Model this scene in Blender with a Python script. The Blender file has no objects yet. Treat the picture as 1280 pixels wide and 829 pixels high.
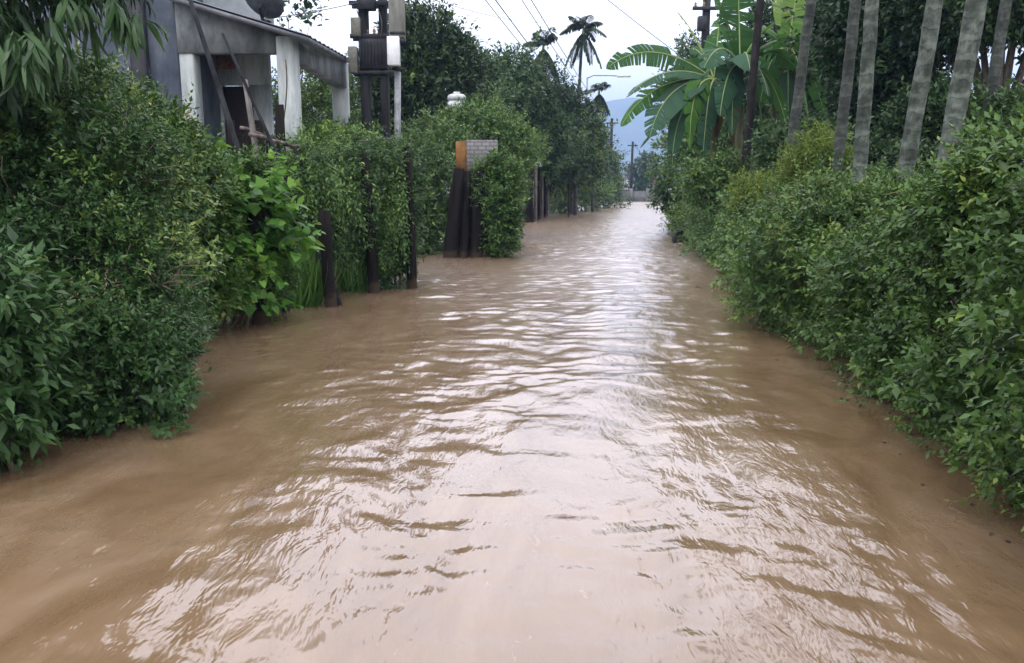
import bpy, math, random
import numpy as np
from mathutils import Vector

rng = np.random.default_rng(11)
random.seed(5)
S = bpy.context.scene
COL = S.collection

# ------------------------------------------------------------------ camera
F = 1004.0                       # focal length in pixels of a 1280 px wide picture
H = 1.70                         # eye height over the flood water
PITCH = math.atan(180.5 / F)
CA, SA = math.cos(PITCH), math.sin(PITCH)
cam = bpy.data.cameras.new('camera')
cam.sensor_width = 36.0
cam.lens = 36.0 * F / 1280.0
cam.clip_start = 0.05
cam.clip_end = 6000
co = bpy.data.objects.new('camera', cam)
COL.objects.link(co)
co.location = (0, 0, H)
co.rotation_euler = (math.pi / 2 - PITCH, 0, 0)
S.camera = co


def P(px, py, Y):
    """survey helper: world point at forward distance Y seen in direction (px, py)"""
    u = (px - 640) / F
    v = (414.5 - py) / F
    d = np.array([u, CA + v * SA, -SA + v * CA])
    return np.array([0, 0, H]) + d * (Y / d[1])


def G(px, py, z=0.0):
    u = (px - 640) / F
    v = (414.5 - py) / F
    d = np.array([u, CA + v * SA, -SA + v * CA])
    return np.array([0, 0, H]) + d * ((z - H) / d[2])


def road_x(y):
    return 0.163 * y


# ------------------------------------------------------------------ builders
class MB:
    def __init__(self):
        self.v = []; self.l = []; self.c = []; self.t = []; self.n = 0

    def add(self, verts, faces, tint=0.5):
        verts = np.asarray(verts, float).reshape(-1, 3)
        self.v.append(verts)
        self.t.append(np.full(len(verts), tint))
        self.l.append(np.concatenate([np.asarray(f) for f in faces]) + self.n)
        self.c.append(np.array([len(f) for f in faces]))
        self.n += len(verts)
        return self

    def inst(self, tv, tf, M, pos, tint):
        """template verts tv (k,3), faces tf, matrices M (N,3,3), positions, tint (N)"""
        N = len(pos); k = len(tv)
        if N == 0: return self
        V = np.einsum('nij,kj->nki', M, tv) + pos[:, None, :]
        self.v.append(V.reshape(-1, 3))
        self.t.append(np.repeat(tint, k))
        fl = np.concatenate([np.asarray(f) for f in tf])
        fc = np.array([len(f) for f in tf])
        off = (np.arange(N) * k + self.n)[:, None]
        self.l.append((fl[None, :] + off).ravel())
        self.c.append(np.tile(fc, N))
        self.n += N * k
        return self

    def box(self, c, s, rz=0.0, tint=0.5, bev=0.0):
        c = np.asarray(c, float); s = np.asarray(s, float) / 2
        b = min(bev, s.min() * .4)
        if b > 0:
            pts = []
            for x in (-1, 1):
                for y in (-1, 1):
                    for z in (-1, 1):
                        for ax in range(3):
                            p = np.array([x, y, z]) * s
                            for a2 in range(3):
                                if a2 != ax: p[a2] -= np.sign(p[a2]) * b
                            pts.append(p)
            # convex hull through bmesh
            import bmesh
            bm = bmesh.new()
            for p in pts: bm.verts.new(p)
            bmesh.ops.convex_hull(bm, input=bm.verts)
            bm.verts.index_update()
            v = np.array([q.co[:] for q in bm.verts])
            f = [[q.index for q in fa.verts] for fa in bm.faces]
            bm.free()
        else:
            v = np.array([[x, y, z] for x in (-1, 1) for y in (-1, 1) for z in (-1, 1)]) * s
            f = [(0, 1, 3, 2), (4, 6, 7, 5), (0, 4, 5, 1), (2, 3, 7, 6), (0, 2, 6, 4), (1, 5, 7, 3)]
        R = np.array([[math.cos(rz), -math.sin(rz), 0], [math.sin(rz), math.cos(rz), 0], [0, 0, 1]])
        return self.add(v @ R.T + c, f, tint)

    def prism(self, poly, d):
        """poly: (n,3) planar outline, d: extrusion vector"""
        poly = np.asarray(poly, float); n = len(poly)
        v = np.vstack([poly, poly + np.asarray(d, float)])
        f = [list(range(n))[::-1], list(range(n, 2 * n))]
        for i in range(n):
            j = (i + 1) % n
            f.append([i, j, j + n, i + n])
        return self.add(v, f)

    def tube(self, pts, radii, n=8, tint=0.5, cap=True, jit=0.0):
        pts = np.asarray(pts, float); m = len(pts)
        radii = np.broadcast_to(np.asarray(radii, float), (m,))
        tg = np.gradient(pts, axis=0)
        tg /= np.linalg.norm(tg, axis=1)[:, None] + 1e-9
        ref = np.array([0, 0, 1.0]) if abs(tg[0][2]) < .9 else np.array([1.0, 0, 0])
        a = np.cross(tg, ref); a /= np.linalg.norm(a, axis=1)[:, None] + 1e-9
        b = np.cross(tg, a)
        th = np.arange(n) * 2 * math.pi / n
        r = radii[:, None] * (1 + jit * rng.normal(size=(m, n)))
        V = pts[:, None, :] + r[..., None] * (np.cos(th)[None, :, None] * a[:, None, :] + np.sin(th)[None, :, None] * b[:, None, :])
        f = []
        for i in range(m - 1):
            for j in range(n):
                k = (j + 1) % n
                f.append([i * n + j, i * n + k, (i + 1) * n + k, (i + 1) * n + j])
        if cap:
            f.append(list(range(n))[::-1]); f.append([(m - 1) * n + j for j in range(n)])
        return self.add(V.reshape(-1, 3), f, tint)

    def lathe(self, prof, n, c, axis=(0, 0, 1)):
        prof = np.asarray(prof, float)
        ax = Vector(axis).normalized()
        q = Vector((0, 0, 1)).rotation_difference(ax).to_matrix()
        R = np.array(q)
        th = np.arange(n) * 2 * math.pi / n
        V = np.stack([np.outer(prof[:, 0], np.cos(th)), np.outer(prof[:, 0], np.sin(th)), np.repeat(prof[:, 1][:, None], n, 1)], -1)
        f = []
        m = len(prof)
        for i in range(m - 1):
            for j in range(n):
                k = (j + 1) % n
                f.append([i * n + j, i * n + k, (i + 1) * n + k, (i + 1) * n + j])
        return self.add(V.reshape(-1, 3) @ R.T + np.asarray(c, float), f)

    def build(self, name, mat, base=(0, 0, 0), parent=None, smooth=False):
        me = bpy.data.meshes.new(name)
        V = np.concatenate(self.v) - np.asarray(base, float)
        L = np.concatenate(self.l).astype(np.int32)
        C = np.concatenate(self.c).astype(np.int32)
        me.vertices.add(len(V)); me.vertices.foreach_set('co', V.astype(np.float32).ravel())
        me.loops.add(len(L)); me.loops.foreach_set('vertex_index', L)
        me.polygons.add(len(C))
        st = np.concatenate([[0], np.cumsum(C)[:-1]]).astype(np.int32)
        me.polygons.foreach_set('loop_start', st)
        me.polygons.foreach_set('loop_total', C)
        if smooth: me.polygons.foreach_set('use_smooth', np.ones(len(C), bool))
        at = me.attributes.new('tint', 'FLOAT', 'POINT')
        at.data.foreach_set('value', np.concatenate(self.t).astype(np.float32))
        me.update(calc_edges=True); me.validate()
        if isinstance(mat, (list, tuple)):
            for q in mat: me.materials.append(q)
        else:
            me.materials.append(mat)
        o = bpy.data.objects.new(name, me)
        COL.objects.link(o)
        if parent is not None: o.parent = parent
        return o


def tag(o, label=None, cat=None, group=None, kind=None):
    if label: o['label'] = label
    if cat: o['category'] = cat
    if group: o['group'] = group
    if kind: o['kind'] = kind
    return o


class Thing:
    """an Empty at the thing's base that parents its parts"""
    def __init__(self, name, label, cat, base, group=None):
        self.base = np.asarray(base, float)
        self.o = bpy.data.objects.new(name, None)
        self.o.empty_display_size = .3
        COL.objects.link(self.o)
        self.o.location = self.base
        tag(self.o, label, cat, group)

    def part(self, name, mb, mat, smooth=False, parent=None):
        return mb.build(name, mat, self.base, parent or self.o, smooth)


def single(name, label, cat, mb, mat, base, smooth=False, group=None, kind=None):
    o = mb.build(name, mat, base, None, smooth)
    o.location = base
    return tag(o, label, cat, group, kind)


# ------------------------------------------------------------------ materials
def newmat(name):
    m = bpy.data.materials.new(name)
    m.use_nodes = True
    nt = m.node_tree
    return m, nt, nt.nodes['Principled BSDF'], nt.nodes['Material Output']


def node(nt, t, **kw):
    n = nt.nodes.new(t)
    for k, v in kw.items(): setattr(n, k, v)
    return n


def ramp(nt, stops):
    r = node(nt, 'ShaderNodeValToRGB')
    e = r.color_ramp.elements
    while len(e) < len(stops): e.new(.5)
    for q, (p, c) in zip(e, stops):
        q.position = p
        q.color = (*c, 1) if len(c) == 3 else c
    return r


def leafmat(name, stops, rough=.46, trans=.22, spec=.26):
    m, nt, b, out = newmat(name)
    a = node(nt, 'ShaderNodeAttribute', attribute_name='tint')
    r = ramp(nt, stops)
    nt.links.new(a.outputs['Fac'], r.inputs[0])
    nt.links.new(r.outputs[0], b.inputs['Base Color'])
    b.inputs['Roughness'].default_value = rough
    b.inputs['Specular IOR Level'].default_value = spec
    if trans > 0:
        t = node(nt, 'ShaderNodeBsdfTranslucent')
        h = node(nt, 'ShaderNodeHueSaturation')
        h.inputs['Value'].default_value = 1.3
        h.inputs['Hue'].default_value = .485
        nt.links.new(r.outputs[0], h.inputs['Color'])
        nt.links.new(h.outputs[0], t.inputs['Color'])
        mx = node(nt, 'ShaderNodeMixShader')
        mx.inputs[0].default_value = trans
        nt.links.new(b.outputs[0], mx.inputs[1]); nt.links.new(t.outputs[0], mx.inputs[2])
        nt.links.new(mx.outputs[0], out.inputs['Surface'])
    return m


def noisemat(name, c1, c2, scale=3.0, rough=.8, stretch=(1, 1, 1), bump=.3, c3=None, detail=6, lo=.35, hi=.65, spec=.3):
    m, nt, b, out = newmat(name)
    tc = node(nt, 'ShaderNodeTexCoord')
    mp = node(nt, 'ShaderNodeMapping')
    mp.inputs['Scale'].default_value = stretch
    nt.links.new(tc.outputs['Object'], mp.inputs[0])
    n = node(nt, 'ShaderNodeTexNoise')
    n.inputs['Scale'].default_value = scale; n.inputs['Detail'].default_value = detail
    n.inputs['Roughness'].default_value = .65
    nt.links.new(mp.outputs[0], n.inputs['Vector'])
    st = [(lo, c1), (hi, c2)]
    if c3 is not None: st = [(lo, c1), ((lo + hi) / 2, c3), (hi, c2)]
    r = ramp(nt, st)
    nt.links.new(n.outputs['Fac'], r.inputs[0])
    nt.links.new(r.outputs[0], b.inputs['Base Color'])
    b.inputs['Roughness'].default_value = rough
    b.inputs['Specular IOR Level'].default_value = spec
    if bump:
        bp = node(nt, 'ShaderNodeBump')
        bp.inputs['Strength'].default_value = bump; bp.inputs['Distance'].default_value = .02
        nt.links.new(n.outputs['Fac'], bp.inputs['Height'])
        nt.links.new(bp.outputs[0], b.inputs['Normal'])
    return m


M = {}
M['hedge'] = leafmat('hedge_leaf', [(0, (0.0190, 0.0454, 0.0112)), (.45, (0.0414, 0.0927, 0.0214)), (.8, (0.0784, 0.1512, 0.0308)), (1, (0.1456, 0.2016, 0.0377))], .40)
M['hedge_far'] = leafmat('hedge_leaf_pale', [(0, (0.0275, 0.0642, 0.0198)), (.5, (0.0595, 0.1242, 0.0333)), (1, (0.1361, 0.2070, 0.0504))], .42)
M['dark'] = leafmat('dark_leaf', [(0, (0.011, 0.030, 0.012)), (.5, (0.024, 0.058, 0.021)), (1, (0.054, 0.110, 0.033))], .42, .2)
M['bush'] = leafmat('bush_leaf', [(0, (0.0196, 0.0490, 0.0152)), (.5, (0.0368, 0.0898, 0.0256)), (.85, (0.0678, 0.1377, 0.0351)), (1, (0.1368, 0.1938, 0.0418))], .38)
M['varie'] = leafmat('speckled_leaf', [(0, (0.0186, 0.0504, 0.0112)), (.45, (0.0464, 0.1058, 0.0192)), (.75, (0.0877, 0.1512, 0.0256)), (.93, (0.1548, 0.1915, 0.0400)), (1, (0.3096, 0.3024, 0.1600))], .45)
M['yam'] = leafmat('broad_leaf', [(0, (0.0338, 0.1008, 0.0160)), (.5, (0.0675, 0.1792, 0.0260)), (1, (0.1487, 0.2912, 0.0440))], .38, .35)
M['grass'] = leafmat('grass_blade', [(0, (0.032, 0.100, 0.015)), (1, (0.108, 0.230, 0.037))], .5, .35)
M['vine'] = leafmat('vine_leaf', [(0, (0.0228, 0.0550, 0.0160)), (.5, (0.0516, 0.1100, 0.0270)), (1, (0.1296, 0.2200, 0.0440))], .45)
M['feather'] = leafmat('yellow_leaf', [(0, (0.054, 0.100, 0.016)), (.5, (0.108, 0.170, 0.026)), (1, (0.216, 0.260, 0.052))], .5, .35)
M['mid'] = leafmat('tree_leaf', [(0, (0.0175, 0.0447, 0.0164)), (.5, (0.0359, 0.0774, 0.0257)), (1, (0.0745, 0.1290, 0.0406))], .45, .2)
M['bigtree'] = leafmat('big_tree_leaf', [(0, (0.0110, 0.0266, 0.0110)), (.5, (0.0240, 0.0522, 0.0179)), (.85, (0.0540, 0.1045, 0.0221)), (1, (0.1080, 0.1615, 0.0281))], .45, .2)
M['palm'] = leafmat('palm_leaf', [(0, (0.011, 0.024, 0.013)), (.5, (0.024, 0.050, 0.024)), (1, (0.054, 0.100, 0.037))], .42, .15)
M['banana'] = leafmat('banana_leaf', [(0, (0.0172, 0.0585, 0.0176)), (.5, (0.0361, 0.1125, 0.0240)), (.8, (0.0688, 0.1800, 0.0320)), (1, (0.1720, 0.2340, 0.0560))], .5, .38, .12)
M['banana_dull'] = leafmat('banana_leaf_underside', [(0, (0.0241, 0.0630, 0.0360)), (.6, (0.0473, 0.1080, 0.0640)), (1, (0.0860, 0.1620, 0.0920))], .55, .3, .10)
M['deadleaf'] = leafmat('dead_leaf', [(0, (.03, .020, .012)), (1, (.09, .06, .035))], .8, .15)
M['midrib'] = noisemat('midrib', (.16, .24, .08), (.24, .30, .12), 8, .5, bump=0)
M['bstem'] = noisemat('banana_stem', (.035, .03, .018), (.12, .13, .05), 4, .6, (1, 1, .25))
M['bark'] = noisemat('bark', (.025, .02, .016), (.09, .075, .06), 9, .9, (1, 1, .3), .6)
M['deadtwig'] = noisemat('dead_twig', (.07, .055, .04), (.19, .155, .12), 12, .9, (1, 1, .3), bump=0)
M['twig'] = noisemat('twig', (.03, .024, .018), (.09, .07, .045), 12, .9, (1, 1, .3), .3)
M['wetwood'] = noisemat('wet_wood', (.003, .0025, .0025), (.011, .009, .008), 9, .8, (1, 1, .15), .6, spec=.12)
def tidemark(m, z0=.16, col=(.032, .023, .016)):
    nt = m.node_tree; b = nt.nodes['Principled BSDF']
    src = b.inputs['Base Color'].links[0].from_socket
    tc = node(nt, 'ShaderNodeTexCoord'); sp = node(nt, 'ShaderNodeSeparateXYZ'); nt.links.new(tc.outputs['Object'], sp.inputs[0])
    n = node(nt, 'ShaderNodeTexNoise'); n.inputs['Scale'].default_value = 9; n.inputs['Detail'].default_value = 5
    nt.links.new(tc.outputs['Object'], n.inputs['Vector'])
    a = node(nt, 'ShaderNodeMath', operation='MULTIPLY_ADD'); a.inputs[1].default_value = -.28
    nt.links.new(n.outputs['Fac'], a.inputs[0]); nt.links.new(sp.outputs[2], a.inputs[2])
    r_ = ramp(nt, [(0, (1, 1, 1)), (.06, (0, 0, 0))]); nt.links.new(a.outputs[0], r_.inputs[0])
    mx = node(nt, 'ShaderNodeMix', data_type='RGBA'); mx.inputs[7].default_value = (*col, 1)
    nt.links.new(r_.outputs[0], mx.inputs[0]); nt.links.new(src, mx.inputs[6]); nt.links.new(mx.outputs[2], b.inputs['Base Color'])
tidemark(M['wetwood'])
M['oldwood'] = noisemat('weathered_wood', (.05, .04, .036), (.20, .17, .15), 10, .85, (1, 1, .15), .5)
M['bamboo'] = noisemat('bamboo_pole', (.06, .055, .05), (.18, .17, .16), 7, .6, (1, 1, .3), .2)
M['darkpole'] = noisemat('dark_stick', (.007, .008, .010), (.026, .028, .031), 7, .8, (1, 1, .3), .2, spec=.12)
M['wall'] = noisemat('stained_grey_plaster', (.03, .04, .06), (.12, .135, .165), 1.6, .85, (1, 1, .5), .15, c3=(.06, .075, .10))
M['beam'] = noisemat('grey_plaster', (.085, .10, .108), (.235, .26, .27), 3.0, .85, (1, 1, .5), .15)
M['white'] = noisemat('pale_plaster', (.20, .235, .24), (.46, .50, .49), 2.5, .8, (1.5, 1.5, .35), .12)
M['upper'] = noisemat('white_wall', (.25, .28, .30), (.42, .45, .47), 1.5, .8, bump=.1)
M['roof'] = noisemat('roof_sheet', (.06, .068, .08), (.16, .17, .19), 3, .6, bump=.15)
M['rust'] = noisemat('rusty_panel', (.10, .03, .022), (.22, .12, .09), 6, .8)
M['door'] = noisemat('dark_door', (.012, .010, .012), (.035, .022, .024), 5, .6, (1, 1, .2))
M['metal'] = noisemat('grey_steel', (.09, .10, .11), (.22, .24, .26), 5, .45, spec=.5, bump=.1)
M['dishgrey'] = noisemat('weathered_dish', (.035, .042, .05), (.09, .10, .115), 5, .6, bump=.05)
M['darkmetal'] = noisemat('dark_steel', (.009, .010, .014), (.028, .031, .038), 6, .6, spec=.25, bump=.1)
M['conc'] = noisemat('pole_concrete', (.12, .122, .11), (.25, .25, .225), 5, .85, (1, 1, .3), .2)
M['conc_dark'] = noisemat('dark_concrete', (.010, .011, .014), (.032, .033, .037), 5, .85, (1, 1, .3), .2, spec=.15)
M['cream'] = noisemat('cream_paint', (.08, .082, .07), (.17, .17, .145), 5, .6, bump=.1)
M['whitebox'] = noisemat('white_paint', (.55, .58, .60), (.72, .74, .75), 5, .5, bump=.05)
M['orange'] = noisemat('orange_paint', (.10, .05, .02), (.27, .125, .036), 3.5, .85, bump=.1)
M['tin'] = noisemat('tin_sheet', (.26, .28, .30), (.50, .53, .55), 6, .5, bump=.1, spec=.5)
M['wire'] = noisemat('cable', (.05, .05, .055), (.09, .09, .10), 5, .6, bump=0)
M['rubber'] = noisemat('rubber', (.010, .010, .011), (.025, .025, .026), 8, .6)
M['porcelain'] = noisemat('porcelain', (.20, .10, .06), (.30, .16, .10), 5, .25, bump=0, spec=.5)
M['soil'] = noisemat('soil', (.06, .042, .026), (.14, .10, .065), 1.3, .95)
M['hill'] = noisemat('forest_hill', (.018, .045, .022), (.05, .095, .04), .02, .95, bump=.0)
M['farwall'] = noisemat('far_wall', (.06, .065, .065), (.13, .135, .135), .8, .9)
M['farwhite'] = noisemat('far_whitewash', (.35, .37, .38), (.45, .47, .48), .8, .9, bump=0)
M['farred'] = noisemat('far_red_paint', (.20, .10, .09), (.28, .16, .14), .8, .9, bump=0)
M['roofred'] = noisemat('far_roof', (.07, .07, .075), (.13, .13, .135), 1.5, .9, bump=0)

# areca trunk: pale rings and lichen blotches on grey bark
def arecamat(name, base, pale, ring):
    m, nt, b, out = newmat(name)
    tc = node(nt, 'ShaderNodeTexCoord')
    sp = node(nt, 'ShaderNodeSeparateXYZ'); nt.links.new(tc.outputs['Object'], sp.inputs[0])
    n0 = node(nt, 'ShaderNodeTexNoise'); n0.inputs['Scale'].default_value = 6; n0.inputs['Detail'].default_value = 4
    nt.links.new(tc.outputs['Object'], n0.inputs['Vector'])
    ad = node(nt, 'ShaderNodeMath', operation='MULTIPLY_ADD'); ad.inputs[1].default_value = .22
    nt.links.new(n0.outputs['Fac'], ad.inputs[0]); nt.links.new(sp.outputs[2], ad.inputs[2])
    dv = node(nt, 'ShaderNodeMath', operation='DIVIDE'); dv.inputs[1].default_value = ring
    nt.links.new(ad.outputs[0], dv.inputs[0])
    fr = node(nt, 'ShaderNodeMath', operation='FRACT'); nt.links.new(dv.outputs[0], fr.inputs[0])
    rr = ramp(nt, [(0, (1, 1, 1)), (.16, (.75, .75, .75)), (.3, (0, 0, 0)), (.92, (0, 0, 0)), (1, (1, 1, 1))])
    nt.links.new(fr.outputs[0], rr.inputs[0])
    n1 = node(nt, 'ShaderNodeTexNoise'); n1.inputs['Scale'].default_value = 11; n1.inputs['Detail'].default_value = 9; n1.inputs['Roughness'].default_value = .7
    mp = node(nt, 'ShaderNodeMapping'); mp.inputs['Scale'].default_value = (1.5, 1.5, .9)
    nt.links.new(tc.outputs['Object'], mp.inputs[0]); nt.links.new(mp.outputs[0], n1.inputs['Vector'])
    r1 = ramp(nt, [(.36, base), (.52, tuple(.55 * a + .45 * c for a, c in zip(base, pale))), (.68, pale)])
    nt.links.new(n1.outputs['Fac'], r1.inputs[0])
    n4 = node(nt, 'ShaderNodeTexNoise'); n4.inputs['Scale'].default_value = 3.4; n4.inputs['Detail'].default_value = 3
    mp4 = node(nt, 'ShaderNodeMapping'); mp4.inputs['Scale'].default_value = (1.2, 1.2, 1.6); mp4.inputs['Location'].default_value = (3.1, 1.7, .4)
    nt.links.new(tc.outputs['Object'], mp4.inputs[0]); nt.links.new(mp4.outputs[0], n4.inputs['Vector'])
    r4 = ramp(nt, [(.40, (.35, .40, .36)), (.56, (1, 1, 1))]); nt.links.new(n4.outputs['Fac'], r4.inputs[0])
    mx4 = node(nt, 'ShaderNodeMix', data_type='RGBA', blend_type='MULTIPLY'); mx4.inputs[0].default_value = 1
    mx = node(nt, 'ShaderNodeMix', data_type='RGBA')
    ml = node(nt, 'ShaderNodeMath', operation='MULTIPLY'); ml.inputs[1].default_value = .55
    nt.links.new(rr.outputs[0], ml.inputs[0])
    nt.links.new(ml.outputs[0], mx.inputs[0])
    nt.links.new(r1.outputs[0], mx.inputs[6])
    mx.inputs[7].default_value = (*pale, 1)
    nt.links.new(mx.outputs[2], mx4.inputs[6]); nt.links.new(r4.outputs[0], mx4.inputs[7])
    nt.links.new(mx4.outputs[2], b.inputs['Base Color'])
    b.inputs['Roughness'].default_value = .85
    bp = node(nt, 'ShaderNodeBump'); bp.inputs['Strength'].default_value = .5; bp.inputs['Distance'].default_value = .01
    nt.links.new(rr.outputs[0], bp.inputs['Height']); nt.links.new(bp.outputs[0], b.inputs['Normal'])
    return m

M['areca'] = arecamat('areca_bark', (.014, .021, .015), (.125, .15, .125), .17)
M['blacktrunk'] = noisemat('black_wet_bark', (.006, .006, .006), (.028, .026, .024), 7, .85, (1, 1, .4), .5, spec=.12)
M['areca_dark'] = arecamat('areca_bark_dark', (.013, .018, .014), (.062, .074, .064), .14)

# block masonry for the pillar
def brickmat():
    m, nt, b, out = newmat('grey_blockwork')
    tc = node(nt, 'ShaderNodeTexCoord')
    mp = node(nt, 'ShaderNodeMapping'); mp.inputs['Rotation'].default_value = (math.pi / 2, 0, 0)
    nt.links.new(tc.outputs['Object'], mp.inputs[0])
    br = node(nt, 'ShaderNodeTexBrick')
    br.inputs['Color1'].default_value = (.17, .17, .175, 1); br.inputs['Color2'].default_value = (.22, .215, .225, 1)
    br.inputs['Mortar'].default_value = (.09, .09, .10, 1)
    br.inputs['Scale'].default_value = 2.6; br.inputs['Mortar Size'].default_value = .035
    nt.links.new(mp.outputs[0], br.inputs['Vector'])
    n = node(nt, 'ShaderNodeTexNoise'); n.inputs['Scale'].default_value = 5
    nt.links.new(tc.outputs['Object'], n.inputs['Vector'])
    mx = node(nt, 'ShaderNodeMix', data_type='RGBA', blend_type='MULTIPLY'); mx.inputs[0].default_value = .6
    nt.links.new(br.outputs[0], mx.inputs[6]); nt.links.new(n.outputs['Color'], mx.inputs[7])
    hs = node(nt, 'ShaderNodeHueSaturation'); hs.inputs['Saturation'].default_value = .3; hs.inputs['Value'].default_value = 1.25
    nt.links.new(mx.outputs[2], hs.inputs['Color'])
    nt.links.new(hs.outputs[0], b.inputs['Base Color'])
    b.inputs['Roughness'].default_value = .9
    return m
M['block'] = brickmat()

# ------------------------------------------------------------------ numpy gradient noise
def gnoise(x, y, seed=0):
    xi = np.floor(x).astype(np.int64); yi = np.floor(y).astype(np.int64)
    xf = x - xi; yf = y - yi
    def h(a, b):
        k = (a * 374761393 + b * 668265263 + seed * 144665) & 0xffffffff
        k = ((k ^ (k >> 13)) * 1274126177) & 0xffffffff
        k = (k ^ (k >> 16)) & 0xffff
        th = k * (2 * math.pi / 65536)
        return np.cos(th), np.sin(th)
    u = xf * xf * xf * (xf * (xf * 6 - 15) + 10); v = yf * yf * yf * (yf * (yf * 6 - 15) + 10)
    r = []
    for dx, dy in ((0, 0), (1, 0), (0, 1), (1, 1)):
        c, s = h(xi + dx, yi + dy)
        r.append(c * (xf - dx) + s * (yf - dy))
    return (r[0] * (1 - u) + r[1] * u) * (1 - v) + (r[2] * (1 - u) + r[3] * u) * v


def grid_faces(nr, nc):
    i = np.arange(nr - 1)[:, None] * nc + np.arange(nc - 1)[None, :]
    return np.stack([i, i + 1, i + nc + 1, i + nc], -1).reshape(-1, 4)


def add_grid(mb, V, nr, nc):
    f = grid_faces(nr, nc)
    mb.v.append(V.reshape(-1, 3)); mb.t.append(np.full(nr * nc, .5))
    mb.l.append(f.ravel() + mb.n); mb.c.append(np.full(len(f), 4)); mb.n += nr * nc
    return mb


# ------------------------------------------------------------------ the setting
# ground: submerged lane, banks a little above the water, flat to the horizon
def ground_h(x, y):
    s = x - road_x(y)
    left = np.clip((-s - 5.2) / 2.5, 0, 1); right = np.clip((s - 2.9) / 1.6, 0, 1)
    k = np.maximum(left, right)
    far = np.clip((y - 92) / 8, 0, 1)
    k = np.maximum(k, far)
    z = -.55 + k * .75 + .06 * gnoise(x * .7, y * .7, 3)
    return z

ys = np.concatenate([np.linspace(-60, 0, 30), np.geomspace(.5, 130, 220), np.geomspace(135, 2600, 30)])
xs = np.concatenate([-np.geomspace(2200, 26, 20), np.linspace(-25, 35, 180), np.geomspace(36, 2800, 20)])
X, Y = np.meshgrid(xs, ys)
o = add_grid(MB(), np.stack([X, Y, ground_h(X, Y)], -1), len(ys), len(xs)).build('ground', M['soil'], smooth=True)
tag(o, kind='structure')

# flood water
def water_material():
    m, nt, b, out = newmat('muddy_water')
    tc = node(nt, 'ShaderNodeTexCoord')
    mp = node(nt, 'ShaderNodeMapping'); mp.inputs['Rotation'].default_value = (0, 0, math.radians(9)); mp.inputs['Scale'].default_value = (1.3, .5, 1)
    nt.links.new(tc.outputs['Object'], mp.inputs[0])
    n = node(nt, 'ShaderNodeTexNoise'); n.inputs['Scale'].default_value = 1.1; n.inputs['Detail'].default_value = 7
    n.inputs['Roughness'].default_value = .6; n.inputs['Distortion'].default_value = 1.3
    nt.links.new(mp.outputs[0], n.inputs['Vector'])
    r = ramp(nt, [(.3, (.114, .071, .036)), (.5, (.153, .101, .058)), (.7, (.196, .138, .088))])
    nt.links.new(n.outputs['Fac'], r.inputs[0])
    # thin foam flecks strung out along the current
    mp3 = node(nt, 'ShaderNodeMapping'); mp3.inputs['Rotation'].default_value = (0, 0, math.radians(9)); mp3.inputs['Scale'].default_value = (1, .4, 1)
    nt.links.new(tc.outputs['Object'], mp3.inputs[0])
    n3 = node(nt, 'ShaderNodeTexNoise'); n3.inputs['Scale'].default_value = 9; n3.inputs['Detail'].default_value = 8
    n3.inputs['Roughness'].default_value = .75; n3.inputs['Distortion'].default_value = 1.0
    nt.links.new(mp3.outputs[0], n3.inputs['Vector'])
    r3 = ramp(nt, [(.62, (0, 0, 0)), (.74, (.6, .6, .6))])
    nt.links.new(n3.outputs['Fac'], r3.inputs[0])
    m3 = node(nt, 'ShaderNodeMix', data_type='RGBA'); m3.inputs[7].default_value = (.42, .35, .27, 1)
    nt.links.new(r3.outputs[0], m3.inputs[0]); nt.links.new(r.outputs[0], m3.inputs[6])
    nt.links.new(m3.outputs[2], b.inputs['Base Color'])
    # finely ruffled water upstream, smoother near the viewer
    sx = node(nt, 'ShaderNodeSeparateXYZ'); nt.links.new(tc.outputs['Object'], sx.inputs[0])
    mr = node(nt, 'ShaderNodeMapRange'); mr.inputs[1].default_value = 4; mr.inputs[2].default_value = 17
    mr.inputs[3].default_value = .11; mr.inputs[4].default_value = .26
    nt.links.new(sx.outputs[1], mr.inputs[0]); nt.links.new(mr.outputs[0], b.inputs['Roughness'])
    ms = node(nt, 'ShaderNodeMapRange'); ms.inputs[1].default_value = 2.6; ms.inputs[2].default_value = 11  # specular level raised with distance, painting a whiter sky sheen on far water
    ms.inputs[3].default_value = .22; ms.inputs[4].default_value = 1.0
    nt.links.new(sx.outputs[1], ms.inputs[0]); nt.links.new(ms.outputs[0], b.inputs['Specular IOR Level'])
    b.inputs['IOR'].default_value = 2.9
    n2 = node(nt, 'ShaderNodeTexNoise'); n2.inputs['Scale'].default_value = 6.5; n2.inputs['Detail'].default_value = 3
    n2.inputs['Roughness'].default_value = .65; n2.inputs['Distortion'].default_value = .35
    nt.links.new(mp.outputs[0], n2.inputs['Vector'])
    bp = node(nt, 'ShaderNodeBump'); bp.inputs['Strength'].default_value = .32; bp.inputs['Distance'].default_value = .03
    nt.links.new(n2.outputs['Fac'], bp.inputs['Height'])
    nt.links.new(bp.outputs[0], b.inputs['Normal'])
    return m

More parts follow.
